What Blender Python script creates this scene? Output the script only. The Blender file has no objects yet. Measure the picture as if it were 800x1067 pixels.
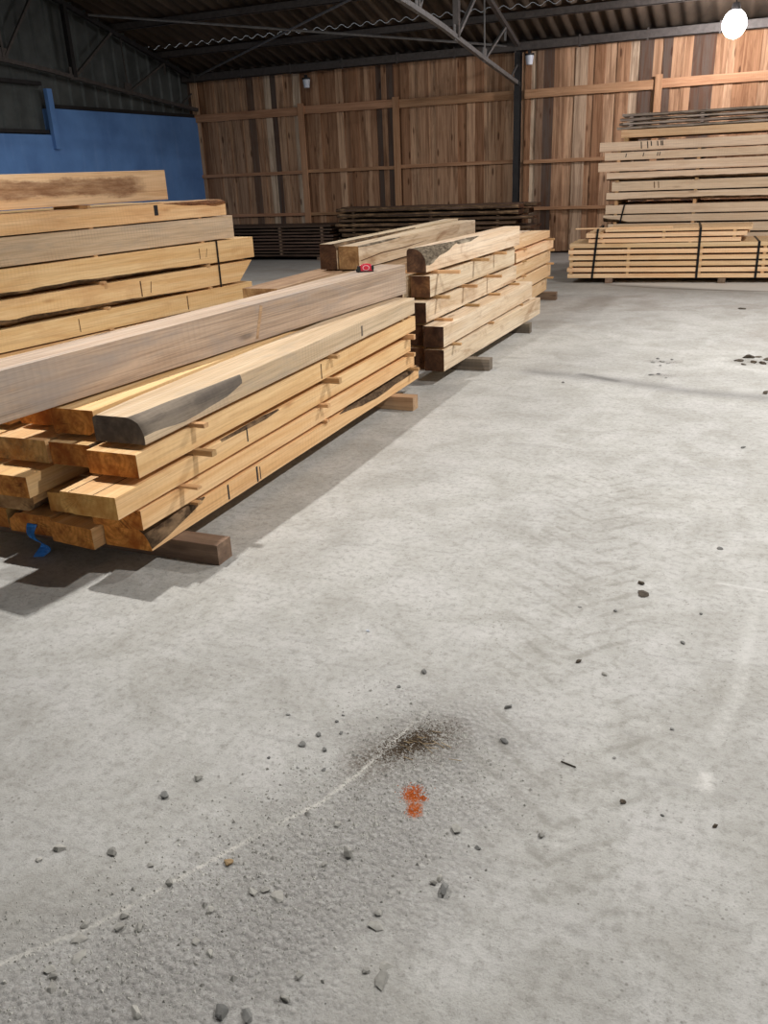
import bpy, bmesh, math, random
from mathutils import Vector, Matrix, noise as mnoise

random.seed(7)
SC = bpy.context.scene
COL = SC.collection
ORD = ['first', 'second', 'third', 'fourth', 'fifth', 'sixth', 'seventh', 'eighth', 'ninth', 'tenth',
       'eleventh', 'twelfth', 'thirteenth', 'fourteenth']

# ------------------------------------------------------------------ tags
def tag(o, label, cat, group=None, kind=None):
    o['label'] = label
    o['category'] = cat
    if group: o['group'] = group
    if kind: o['kind'] = kind
    return o

def link(name, me, mats=(), parent=None):
    o = bpy.data.objects.new(name, me)
    COL.objects.link(o)
    for m in mats:
        me.materials.append(m)
    if parent is not None:
        o.parent = parent
    return o

def struct(o):
    o['kind'] = 'structure'
    return o

# ------------------------------------------------------------------ shader helper
def srgb(r, g, b):
    f = lambda c: (c / 255 / 12.92) if c / 255 <= .04045 else ((c / 255 + .055) / 1.055) ** 2.4
    return (f(r), f(g), f(b), 1)

class NT:
    def __init__(s, name, rough=.7, spec=.3):
        s.mat = bpy.data.materials.new(name)
        s.mat.use_nodes = True
        s.t = s.mat.node_tree
        s.b = s.t.nodes['Principled BSDF']
        s.b.inputs['Roughness'].default_value = rough
        s.b.inputs['Specular IOR Level'].default_value = spec
    def n(s, typ, **kw):
        nd = s.t.nodes.new(typ)
        for k, v in kw.items():
            setattr(nd, k, v)
        return nd
    def put(s, sock, v):
        if v is None: return
        if hasattr(v, 'links') or hasattr(v, 'is_linked'):
            s.t.links.new(v, sock)
        else:
            sock.default_value = v
    def m(s, op, a, b=None, c=None, clamp=False):
        nd = s.n('ShaderNodeMath', operation=op, use_clamp=clamp)
        s.put(nd.inputs[0], a); s.put(nd.inputs[1], b); s.put(nd.inputs[2], c)
        return nd.outputs[0]
    def obj(s, scale=(1, 1, 1), rand=True):
        tc = s.n('ShaderNodeTexCoord')
        v = tc.outputs['Object']
        if rand:
            oi = s.n('ShaderNodeObjectInfo')
            sc = s.n('ShaderNodeVectorMath', operation='SCALE')
            s.put(sc.inputs[0], (37.1, 91.7, 53.3)); s.put(sc.inputs['Scale'], oi.outputs['Random'])
            ad = s.n('ShaderNodeVectorMath', operation='ADD')
            s.put(ad.inputs[0], v); s.put(ad.inputs[1], sc.outputs[0])
            v = ad.outputs[0]
        return s.sc(v, scale)
    def sc(s, v, scale):
        mu = s.n('ShaderNodeVectorMath', operation='MULTIPLY')
        s.put(mu.inputs[0], v); s.put(mu.inputs[1], scale)
        return mu.outputs[0]
    def rnd(s):
        return s.n('ShaderNodeObjectInfo').outputs['Random']
    def noise(s, v, scale=1, detail=4, rough=.55, dist=0):
        nd = s.n('ShaderNodeTexNoise')
        s.put(nd.inputs['Vector'], v)
        nd.inputs['Scale'].default_value = scale
        nd.inputs['Detail'].default_value = detail
        nd.inputs['Roughness'].default_value = rough
        nd.inputs['Distortion'].default_value = dist
        return nd.outputs['Fac']
    def vor(s, v, scale=1, feature='F1'):
        nd = s.n('ShaderNodeTexVoronoi', feature=feature)
        s.put(nd.inputs['Vector'], v)
        nd.inputs['Scale'].default_value = scale
        return nd.outputs['Distance']
    def ramp(s, f, lo, hi, a=0., b=1.):
        nd = s.n('ShaderNodeMapRange', clamp=True)
        s.put(nd.inputs[0], f)
        for i, x in zip((1, 2, 3, 4), (lo, hi, a, b)):
            nd.inputs[i].default_value = x
        return nd.outputs[0]
    def mix(s, f, a, b, blend='MIX'):
        nd = s.n('ShaderNodeMix', data_type='RGBA', blend_type=blend)
        s.put(nd.inputs[0], f); s.put(nd.inputs[6], a); s.put(nd.inputs[7], b)
        return nd.outputs[2]
    def sep(s, v):
        nd = s.n('ShaderNodeSeparateXYZ'); s.put(nd.inputs[0], v)
        return nd.outputs
    def hsv(s, col, h=None, sat=None, val=None):
        nd = s.n('ShaderNodeHueSaturation')
        s.put(nd.inputs['Hue'], h); s.put(nd.inputs['Saturation'], sat); s.put(nd.inputs['Value'], val)
        s.put(nd.inputs['Color'], col)
        return nd.outputs[0]
    def out(s, col, bump=None, bs=.3, bd=.004, rough=None):
        s.put(s.b.inputs['Base Color'], col)
        if rough is not None: s.put(s.b.inputs['Roughness'], rough)
        if bump is not None:
            nd = s.n('ShaderNodeBump')
            nd.inputs['Strength'].default_value = bs
            nd.inputs['Distance'].default_value = bd
            s.put(nd.inputs['Height'], bump)
            s.t.links.new(nd.outputs[0], s.b.inputs['Normal'])
        return s.mat

def wood(name, light, mid, dark, stain=None, stain_amt=.5, saw=.25, var=.12, knots=.6, sawfreq=90, fine=.35, lines=.0, patch=None):
    s = NT(name, .75, .2)
    p = s.obj()
    warp = s.noise(s.sc(p, (3, .8, 3)), 1, 2)
    y = s.sep(p)
    gr = s.noise(s.sc(p, (16, .7, 16)), 1, 5, .6, .6)
    fn = s.noise(s.sc(p, (130, 4, 130)), 1, 3, .6)
    col = s.mix(s.ramp(gr, .35, .62), light, mid)
    col = s.mix(s.m('MULTIPLY', s.ramp(fn, .5, .75), fine), col, dark)
    # long fibre lines
    lf = s.noise(s.sc(p, (75, .35, 75)), 1, 3, .7)
    col = s.mix(s.m('MULTIPLY', s.ramp(lf, .5, .62), .22 + lines), col, dark)
    # bandsaw lines across the face
    sw = s.m('SINE', s.m('MULTIPLY', s.m('ADD', y[1], s.m('MULTIPLY', warp, .05)), sawfreq * 2))
    swm = s.m('MULTIPLY', s.ramp(sw, .2, 1.), s.ramp(s.noise(s.sc(p, (3, 2, 3)), 1, 2), .45, .7))
    col = s.mix(s.m('MULTIPLY', swm, saw), col, dark)
    # knots
    kd = s.vor(s.sc(p, (4.5, 1.1, 4.5)), 1)
    kn = s.ramp(s.m('ADD', kd, s.m('MULTIPLY', gr, .12)), .1, .16, 1, 0)
    col = s.mix(s.m('MULTIPLY', kn, knots), col, dark)
    if stain:
        st = s.noise(s.sc(p, (5, 1.3, 5)), 1, 5, .65, .8)
        col = s.mix(s.m('MULTIPLY', s.ramp(st, .52, .72), stain_amt), col, stain)
    if patch:
        q = s.sep(s.n('ShaderNodeTexCoord').outputs['Object'])
        wv = s.m('MULTIPLY', s.m('SUBTRACT', s.noise(s.sc(p, (6, 2.5, 8)), 1, 5, .7), .5), .16)
        pm = s.m('MULTIPLY', s.ramp(s.m('ADD', q[2], wv), patch[0], patch[0] + .035), s.ramp(s.m('ADD', q[2], wv), patch[1], patch[1] - .03))
        pm = s.m('MULTIPLY', pm, s.ramp(s.m('ADD', q[1], s.m('MULTIPLY', wv, 4)), patch[2], patch[2] - .2))
        pm = s.m('MULTIPLY', pm, s.ramp(s.noise(s.sc(p, (20, 4, 20)), 1, 5, .7), .3, .6, .5, 1))
        col = s.mix(s.m('MULTIPLY', pm, .85), col, patch[3])
    val = s.m('ADD', s.m('MULTIPLY', s.rnd(), var * 2), 1 - var)
    hue = s.m('ADD', s.m('MULTIPLY', s.rnd(), -.012), .501)
    col = s.hsv(col, hue, 1., val)
    h = s.m('ADD', s.m('MULTIPLY', sw, .25), s.m('ADD', fn, gr))
    return s.out(col, h, .35, .0025)

def endgrain(name, light, dark, ring=130, var=.2, crack=.8, blot=None):
    s = NT(name, .8, .15)
    tc = s.n('ShaderNodeTexCoord')
    o = s.sep(tc.outputs['Object'])
    r1 = s.m('MULTIPLY', s.m('SUBTRACT', s.rnd(), .5), .16)
    x = s.m('ADD', o[0], r1); z = s.m('SUBTRACT', o[2], s.m('MULTIPLY', s.rnd(), .12))
    p = s.obj()
    wob = s.noise(s.sc(p, (14, 2, 14)), 1, 3)
    rad = s.m('SQRT', s.m('ADD', s.m('MULTIPLY', x, x), s.m('MULTIPLY', z, z)))
    rg = s.m('SINE', s.m('MULTIPLY', s.m('ADD', rad, s.m('MULTIPLY', wob, .05)), ring * 2))
    big = s.noise(s.sc(p, (9, 2, 9)), 1, 4, .6, .1)
    col = s.mix(s.ramp(big, .36, .64), light, dark)
    col = s.mix(s.m('MULTIPLY', s.ramp(rg, -.2, 1), .35), col, dark)
    ang = s.m('ARCTAN2', z, x)
    cx = s.n('ShaderNodeCombineXYZ')
    s.put(cx.inputs[0], s.m('MULTIPLY', ang, 5)); s.put(cx.inputs[1], s.m('MULTIPLY', s.rnd(), 50)); s.put(cx.inputs[2], s.m('MULTIPLY', rad, 3))
    ck = s.ramp(s.vor(cx.outputs[0], 1.3, 'DISTANCE_TO_EDGE'), .0, .035, 1, 0)
    ck = s.m('MULTIPLY', ck, s.ramp(s.noise(s.sc(p, (6, 6, 6))), .5, .62))
    col = s.mix(s.m('MULTIPLY', ck, crack), col, tuple(c * .25 for c in dark[:3]) + (1,))
    if blot:
        st = s.noise(s.sc(p, (22, 3, 22)), 1, 5, .7, .15)
        col = s.mix(s.m('MULTIPLY', s.ramp(st, .48, .7), .8), col, blot)
    val = s.m('ADD', s.m('MULTIPLY', s.rnd(), var * 2), 1 - var)
    return s.out(s.hsv(col, .5, 1., val), s.m('ADD', big, s.m('MULTIPLY', ck, -1)), .4, .003)

def bark(name, a, b, c):
    s = NT(name, .9, .1)
    p = s.obj()
    n1 = s.noise(s.sc(p, (45, 22, 45)), 1, 6, .7, .4)
    n2 = s.noise(s.sc(p, (12, 5, 12)), 1, 3)
    col = s.mix(s.ramp(n1, .35, .65), a, b)
    col = s.mix(s.ramp(n2, .5, .7), col, c)
    return s.out(col, n1, .9, .012)

def plain(name, col, rough=.6, metal=0., var=.1, scale=12, dark=.6, spec=.4):
    s = NT(name, rough, spec)
    s.b.inputs['Metallic'].default_value = metal
    n1 = s.noise(s.obj(), scale, 5, .6)
    d = tuple(c * dark for c in col[:3]) + (1,)
    c = s.mix(s.ramp(n1, .35, .7), col, d)
    c = s.hsv(c, .5, 1., s.m('ADD', s.m('MULTIPLY', s.rnd(), var * 2), 1 - var))
    return s.out(c, n1, .15, .002)

W_FRESH = wood('fresh_yellow_oak', srgb(238, 206, 152), srgb(226, 186, 126), srgb(166, 118, 68), srgb(188, 138, 86), .45, .12, .08)
W_PALE = wood('pale_sawn_timber', srgb(232, 214, 184), srgb(216, 192, 156), srgb(130, 96, 64), srgb(150, 112, 74), .8, .2)
W_GREY = wood('weathered_grey_timber', srgb(196, 176, 152), srgb(176, 154, 128), srgb(104, 94, 84), srgb(158, 150, 142), .75, .12, .03, .7, 75, .5, .2)
W_TOP = wood('greyed_beige_timber', srgb(214, 192, 158), srgb(196, 172, 136), srgb(118, 100, 80), srgb(160, 150, 134), .5, .2)
W_BOARD = wood('sawn_board_yellow', srgb(240, 210, 166), srgb(230, 192, 142), srgb(160, 114, 74), srgb(200, 146, 96), .4, .1, .14)
W_DARK = wood('dark_aged_board', srgb(112, 92, 76), srgb(78, 62, 52), srgb(34, 28, 24), srgb(50, 42, 36), .7, .1, .3)
W_BROWN = wood('brown_stained_slab', srgb(204, 170, 124), srgb(158, 120, 80), srgb(88, 64, 42), srgb(104, 74, 48), .85, .1)
W_SLAB = wood('stained_slab', srgb(222, 194, 150), srgb(204, 170, 122), srgb(140, 104, 66), None, 0, .05, .03, .5, 90, .35, 0, (.05, .225, 3.55, srgb(112, 76, 44)))
W_TAN = wood('tan_brown_timber', srgb(186, 158, 122), srgb(162, 132, 98), srgb(92, 70, 48), srgb(118, 92, 66), .6, .1)
W_STICK = wood('spacer_stick_wood', srgb(210, 174, 124), srgb(184, 146, 100), srgb(132, 98, 64), None, 0, .1, .22)
W_RAIL = wood('wall_rail_wood', srgb(190, 150, 114), srgb(164, 124, 90), srgb(104, 74, 52), srgb(126, 92, 66), .4, .1, .1)
W_SLEEP = wood('dirty_sleeper_wood', srgb(140, 118, 96), srgb(112, 92, 74), srgb(66, 52, 42), srgb(86, 72, 60), .7, .1, .15)
E_ORANGE = endgrain('orange_end_grain', srgb(214, 146, 72), srgb(150, 84, 34), 130, .22, .8, srgb(120, 66, 28))
E_YELLOW = endgrain('yellow_end_grain', srgb(222, 176, 104), srgb(180, 124, 62), 120, .15)
E_DARK = endgrain('dark_brown_end_grain', srgb(98, 70, 50), srgb(58, 40, 30), 110, .2)
E_GREY = endgrain('grey_end_grain', srgb(112, 100, 88), srgb(76, 68, 62), 110, .1)
E_BROWN = endgrain('tan_end_grain', srgb(176, 140, 96), srgb(124, 90, 58), 110, .15)
BARK = bark('rough_bark', srgb(112, 90, 68), srgb(62, 48, 36), srgb(150, 122, 92))
BARK_GREY = bark('grey_bark_crust', srgb(138, 124, 104), srgb(66, 56, 46), srgb(172, 158, 136))
WANE_GREY = wood('weathered_wane', srgb(142, 130, 112), srgb(112, 102, 90), srgb(62, 56, 50), srgb(90, 82, 74), .7, .1, .05)
BARK_RED = bark('reddish_inner_bark', srgb(140, 92, 58), srgb(84, 52, 32), srgb(168, 122, 80))

# ------------------------------------------------------------------ timber mesh
def lerp_spec(spec, t):
    if t <= spec[0][0]: return spec[0][1:]
    for a, b in zip(spec, spec[1:]):
        if t <= b[0]:
            k = (t - a[0]) / max(1e-6, b[0] - a[0])
            return tuple(a[i] + k * (b[i] - a[i]) for i in (1, 2))
    return spec[-1][1:]

def timber_mesh(name, L, w, h, wane=None, nseg=8, seed=0, jit=.0015, cut0=(0, 0), cut1=(0, 0), h1=None, bow=0., wob=0.):
    """squared timber along +Y, base on z=0, centred on x; wane = rounded bark corner"""
    wane = wane or {}
    if wane: nseg = max(nseg, int(L * 14))
    me = bpy.data.meshes.new(name)
    bm = bmesh.new()
    NA = 5
    rings, big = [], []
    h1 = h if h1 is None else h1
    for i in range(nseg + 1):
        t = i / nseg
        hh = h + (h1 - h) * t
        ww = w
        ring, bg = [], []
        cs = {}
        for cn in ('br', 'tr', 'tl', 'bl'):
            sx, sz = lerp_spec(wane[cn], t) if cn in wane else (.003, .003)
            if sx > .01:
                k = 1 + .35 * mnoise.noise(Vector((seed * 3.7, t * L * 5, 1.3)))
                sx *= k; sz *= k
            cs[cn] = (max(.0025, min(sx, ww * .92)), max(.0025, min(sz, hh * .92)))
        for cn, cx, cz, a0 in (('br', 1, 0, -90), ('tr', 1, 1, 0), ('tl', -1, 1, 90), ('bl', -1, 0, 180)):
            sx, sz = cs[cn]
            ox = cx * (ww / 2 - sx) ; oz = (sz if cz == 0 else hh - sz)
            for j in range(NA):
                a = math.radians(a0 + 90 * j / (NA - 1))
                x = ox + sx * math.cos(a); z = oz + sz * math.sin(a)
                if sx > .01 and 0 < j < NA - 1:
                    n = .1 * min(sx, sz, .06) * mnoise.noise(Vector((seed + j * 2.1, t * L * 22, cx * 3 + cz)))
                    x += cx * n * 2; z += (1 if cz else -1) * n * 2
                yy = t * L
                if i == 0: yy += cut0[0] * x + cut0[1] * z
                if i == nseg: yy += cut1[0] * x + cut1[1] * z
                nx = jit * mnoise.noise(Vector((seed, t * L * 2.2, cx * 5)))
                nz = jit * mnoise.noise(Vector((seed + 9, t * L * 2.2, cz * 5)))
                zb = bow * 4 * t * (1 - t) + wob * mnoise.noise(Vector((seed + 4, t * L * 1.3, 0)))
                ring.append(bm.verts.new((x + nx, yy, z + nz + zb)))
                bg.append(sx > .012)
        rings.append(ring); big.append(bg)
    n = len(rings[0])
    for i in range(nseg):
        for j in range(n):
            k = (j + 1) % n
            f = bm.faces.new((rings[i][j], rings[i + 1][j], rings[i + 1][k], rings[i][k]))
            same = (j // NA) == (k // NA)
            if same and (big[i][j] or big[i + 1][j]):
                f.material_index = 2
                f.smooth = True
    f = bm.faces.new(rings[0]); f.material_index = 1
    f = bm.faces.new(list(reversed(rings[-1]))); f.material_index = 1
    bm.normal_update()
    bmesh.ops.recalc_face_normals(bm, faces=bm.faces[:])
    bm.to_mesh(me); bm.free()
    return me

def frame(a, b):
    y = (Vector(b) - Vector(a)).normalized()
    x = y.cross(Vector((0, 0, 1))).normalized()
    z = x.cross(y)
    M = Matrix((x, y, z)).transposed().to_4x4()
    M.translation = Vector(a)
    return M

SEED = [0]
def timber(name, a, b, w, h, mats, label, cat='timber', group=None, **kw):
    """a, b: centre of the underside at the two ends"""
    SEED[0] += 1
    L = (Vector(b) - Vector(a)).length
    me = timber_mesh(name, L, w, h, seed=SEED[0] * 1.37, **kw)
    o = link(name, me, mats)
    o.matrix_world = frame(a, b)
    tag(o, label, cat, group)
    return o

def box_bm(bm, lo, hi, mi=0):
    v = [bm.verts.new((x, y, z)) for x in (lo[0], hi[0]) for y in (lo[1], hi[1]) for z in (lo[2], hi[2])]
    fs = [(0, 1, 3, 2), (4, 6, 7, 5), (0, 4, 5, 1), (2, 3, 7, 6), (0, 2, 6, 4), (1, 5, 7, 3)]
    for f in fs:
        bm.faces.new([v[i] for i in f]).material_index = mi

def bm_obj(name, bm, mats, parent=None, bevel=0):
    if bevel:
        bmesh.ops.bevel(bm, geom=bm.edges[:], offset=bevel, segments=2, affect='EDGES', profile=.6)
    bmesh.ops.recalc_face_normals(bm, faces=bm.faces[:])
    me = bpy.data.meshes.new(name)
    bm.to_mesh(me); bm.free()
    return link(name, me, mats, parent)

def box(name, lo, hi, mats, parent=None, bevel=0):
    bm = bmesh.new(); box_bm(bm, lo, hi)
    return bm_obj(name, bm, mats, parent, bevel)

def tube_bm(bm, a, b, r, n=8, sq=False):
    a, b = Vector(a), Vector(b)
    d = (b - a).normalized()
    u = d.cross(Vector((0, 0, 1)) if abs(d.z) < .95 else Vector((1, 0, 0))).normalized()
    v = u.cross(d)
    n = 4 if sq else n
    off = math.pi / 4 if sq else 0
    A = [bm.verts.new(a + r * (math.cos(off + 2 * math.pi * i / n) * u + math.sin(off + 2 * math.pi * i / n) * v)) for i in range(n)]
    B = [bm.verts.new(b + r * (math.cos(off + 2 * math.pi * i / n) * u + math.sin(off + 2 * math.pi * i / n) * v)) for i in range(n)]
    for i in range(n):
        bm.faces.new((A[i], A[(i + 1) % n], B[(i + 1) % n], B[i]))
    bm.faces.new(list(reversed(A))); bm.faces.new(B)

INK = plain('black_marking_ink', srgb(38, 36, 38), .8)
CRACKM = plain('dark_drying_crack', srgb(104, 74, 46), .9)
def face_mark(o, w, y, z0, z1, width, lean=0., name='ink_mark', mat=None):
    """a thin stroke on the +X face of a timber"""
    bm = bmesh.new()
    x = w / 2 - .0008
    vs = []
    for dx in (0, .002):
        for yy, zz in ((y, z0), (y + width, z0), (y + width + lean, z1), (y + lean, z1)):
            vs.append(bm.verts.new((x + dx, yy, zz)))
    for f in ((0, 1, 2, 3), (4, 7, 6, 5), (0, 4, 5, 1), (1, 5, 6, 2), (2, 6, 7, 3), (3, 7, 4, 0)):
        bm.faces.new([vs[i] for i in f])
    return bm_obj(name, bm, [mat or INK], o)

# ================================================================== SETTING
# ---- floor
def floor_mat():
    s = NT('worn_concrete', .8, .25)
    tc = s.n('ShaderNodeTexCoord')
    p = tc.outputs['Object']
    o = s.sep(p)
    X, Y = o[0], o[1]
    big = s.noise(p, .55, 5, .6, .4)
    mid = s.noise(p, 3.2, 7, .65, .5)
    fin = s.noise(p, 34, 6, .7)
    mic = s.noise(p, 160, 3, .7)
    col = s.mix(s.ramp(big, .34, .66), srgb(186, 184, 177), srgb(169, 167, 161))
    col = s.mix(s.m('MULTIPLY', s.ramp(mid, .46, .72), .55), col, srgb(142, 138, 128))
    col = s.mix(s.m('MULTIPLY', s.ramp(mid, .5, .3), .4), col, srgb(196, 193, 189))
    col = s.mix(s.m('MULTIPLY', s.ramp(fin, .48, .7), .6), col, srgb(128, 125, 117))
    col = s.mix(s.m('MULTIPLY', s.ramp(mic, .55, .75), .45), col, srgb(108, 104, 97))
    g2 = s.noise(p, 14, 6, .75, .6)
    col = s.mix(s.m('MULTIPLY', s.ramp(g2, .52, .68), .28), col, srgb(138, 135, 128))
    col = s.mix(s.m('MULTIPLY', s.ramp(g2, .44, .3), .3), col, srgb(208, 206, 200))
    sv = s.vor(p, 42)
    col = s.mix(s.m('MULTIPLY', s.m('MULTIPLY', s.ramp(sv, .1, .2, 1, 0), s.ramp(s.noise(p, 5, 3), .5, .62)), .6), col, srgb(104, 100, 92))
    sv2 = s.vor(p, 85)
    col = s.mix(s.m('MULTIPLY', s.ramp(sv2, .12, .25, 1, 0), s.m('MULTIPLY', s.ramp(fin, .45, .6), .45)), col, srgb(112, 108, 100))
    # fine drag streaks left by machines
    st = s.noise(s.sc(p, (2.2, 16, 1)), 1, 5, .7, .8)
    col = s.mix(s.m('MULTIPLY', s.ramp(st, .56, .72), .3), col, srgb(128, 126, 122))
    def seg(ax, ay, bx, by):
        dx, dy = bx - ax, by - ay
        l2 = dx * dx + dy * dy
        px = s.m('SUBTRACT', X, ax); py = s.m('SUBTRACT', Y, ay)
        t = s.m('DIVIDE', s.m('ADD', s.m('MULTIPLY', px, dx), s.m('MULTIPLY', py, dy)), l2, clamp=True)
        ex = s.m('SUBTRACT', px, s.m('MULTIPLY', t, dx)); ey = s.m('SUBTRACT', py, s.m('MULTIPLY', t, dy))
        return s.m('SQRT', s.m('ADD', s.m('MULTIPLY', ex, ex), s.m('MULTIPLY', ey, ey)))
    def poly(pts):
        d = None
        for a, b in zip(pts, pts[1:]):
            q = seg(*a, *b)
            d = q if d is None else s.m('MINIMUM', d, q)
        return d
    wob = s.m('MULTIPLY', s.m('SUBTRACT', s.noise(p, 40, 4, .7), .5), .03)
    wob2 = s.m('MULTIPLY', s.m('SUBTRACT', s.noise(p, 7, 5, .7), .5), .5)
    # dusty dirt strip, near left
    band = poly([(-1.45, .45), (-.9, 1.1), (-.72, 1.6), (-.7, 1.95)])
    bm_ = s.ramp(s.m('ADD', band, wob2), .04, .4, 1, 0)
    gr = s.noise(p, 75, 5, .75)
    col = s.mix(s.m('MULTIPLY', bm_, s.ramp(gr, .42, .6)), col, srgb(134, 131, 125))
    col = s.mix(s.m('MULTIPLY', bm_, .4), col, srgb(158, 155, 150))
    # dark earthy spot
    sp = s.m('ADD', seg(-.86, 1.8, -.72, 1.98), s.m('MULTIPLY', wob2, .35))
    col = s.mix(s.m('MULTIPLY', s.ramp(sp, .0, .13, 1, 0), s.ramp(gr, .38, .55)), col, srgb(86, 74, 60))
    # rust spot
    rs = s.m('ADD', seg(-.695, 1.71, -.66, 1.65), s.m('MULTIPLY', wob, 1.5))
    col = s.mix(s.m('MULTIPLY', s.ramp(rs, .01, .026, 1, 0), s.ramp(gr, .36, .5, .3, 1)), col, srgb(168, 88, 34))
    # pale scraped line
    ln = s.m('ADD', poly([(-1.5, .78), (-1.365, .89), (-1.235, 1.05), (-1.018, 1.442), (-.918, 1.605), (-.861, 1.779), (-.785, 2.114)]), wob)
    col = s.mix(s.m('MULTIPLY', s.ramp(ln, .002, .011, 1, 0), s.ramp(s.noise(p, 6, 5, .7), .4, .58, .08, .75)), col, srgb(202, 198, 188))
    # white scuffs, right
    sc = s.m('ADD', poly([(.171, 3.113), (.139, 2.711), (.128, 2.527), (.067, 2.244)]), s.m('MULTIPLY', wob, 2.5))
    col = s.mix(s.m('MULTIPLY', s.ramp(sc, .008, .035, 1, 0), s.ramp(fin, .42, .6, .05, .5)), col, srgb(208, 206, 200))
    s2 = s.m('ADD', seg(.052, 2.016, .053, 2.06), s.m('MULTIPLY', wob, 2))
    col = s.mix(s.m('MULTIPLY', s.ramp(s2, .005, .03, 1, 0), .55), col, srgb(216, 213, 206))
    s3 = s.m('ADD', seg(.03, 3.3, .6, 3.25), wob)
    col = s.mix(s.m('MULTIPLY', s.ramp(s3, .002, .012, 1, 0), .5), col, srgb(206, 204, 198))
    # tyre tread chevrons, faint
    tr = seg(-.3, 1.6, -.62, 4.4)
    side = s.m('ABSOLUTE', s.m('ADD', s.m('ADD', X, .455), s.m('MULTIPLY', s.m('SUBTRACT', Y, 3.), .114)))
    ch = s.m('SINE', s.m('MULTIPLY', s.m('ADD', s.m('SUBTRACT', Y, s.m('MULTIPLY', side, .9)), s.m('MULTIPLY', wob2, .22)), 52))
    tm = s.m('MULTIPLY', s.ramp(tr, .22, .3, 1, 0), s.ramp(ch, .45, .95))
    col = s.mix(s.m('MULTIPLY', s.m('MULTIPLY', tm, s.m('MULTIPLY', s.ramp(mid, .36, .54), s.ramp(g2, .38, .55))), .5), col, srgb(132, 129, 120))
    # dark oily drag streaks at mid distance
    dk = s.m('ADD', poly([(-1.55, 6.86), (-.87, 6.7), (-.28, 6.46), (.6, 6.35)]), s.m('MULTIPLY', wob2, .25))
    col = s.mix(s.m('MULTIPLY', s.ramp(dk, .0, .16, 1, 0), .55), col, srgb(104, 102, 100))
    d2 = s.m('ADD', seg(-1.15, 6.85, -.85, 6.68), s.m('MULTIPLY', wob2, .1))
    col = s.mix(s.m('MULTIPLY', s.ramp(d2, .0, .06, 1, 0), .6), col, srgb(78, 76, 74))
    # brown smears towards the back
    br = s.m('MULTIPLY', s.ramp(s.noise(s.sc(p, (.9, .9, 1)), 1, 5, .6, .6), .52, .66), s.ramp(Y, 7.5, 10.5))
    col = s.mix(s.m('MULTIPLY', br, .6), col, srgb(124, 112, 98))
    rear = s.m('MULTIPLY', s.ramp(s.m('ADD', Y, s.m('MULTIPLY', wob2, 3)), 8.5, 12), .55)  # also darkens the floor colour where less light reaches the back
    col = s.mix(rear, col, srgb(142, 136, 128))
    for cx, cy, r in ((-.575, 7.46, .16), (-.54, 6.95, .14), (.2, 7.6, .3)):
        q = s.m('ADD', seg(cx - r * .5, cy, cx + r * .5, cy), s.m('MULTIPLY', wob2, .3))
        col = s.mix(s.m('MULTIPLY', s.ramp(q, 0, r * .55, 1, 0), s.ramp(gr, .4, .6)), col, srgb(100, 94, 86))
    # pale slab of newer concrete by the plank pack, with broken edge
    edge = s.m('ADD', poly([(-2.2, 12.85), (-1.7, 12.35), (-.9, 12.05), (.3, 11.9), (2.2, 11.9)]), s.m('MULTIPLY', wob2, .2))
    inn = s.m('MULTIPLY', s.ramp(s.m('ADD', Y, s.m('MULTIPLY', X, .35)), 11.85, 12.), s.ramp(X, -2.1, -1.7))
    col = s.mix(s.m('MULTIPLY', inn, .6), col, srgb(214, 208, 198))
    col = s.mix(s.m('MULTIPLY', s.m('MULTIPLY', s.ramp(edge, .0, .08, 1, 0), s.ramp(X, -2.2, -1.6)), .7), col, srgb(96, 86, 74))
    h = s.m('ADD', s.m('ADD', s.m('MULTIPLY', fin, .6), s.m('MULTIPLY', mic, .35)), s.m('ADD', mid, s.m('MULTIPLY', bm_, s.m('ADD', s.m('MULTIPLY', gr, 1.2), s.ramp(s.vor(p, 55), .1, .6, .9, 0)))))
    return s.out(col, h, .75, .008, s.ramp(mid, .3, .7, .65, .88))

bm = bmesh.new()
box_bm(bm, (-14, -6, -.2), (8, 17.4, 0))
fl = struct(bm_obj('floor', bm, [floor_mat()]))

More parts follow.
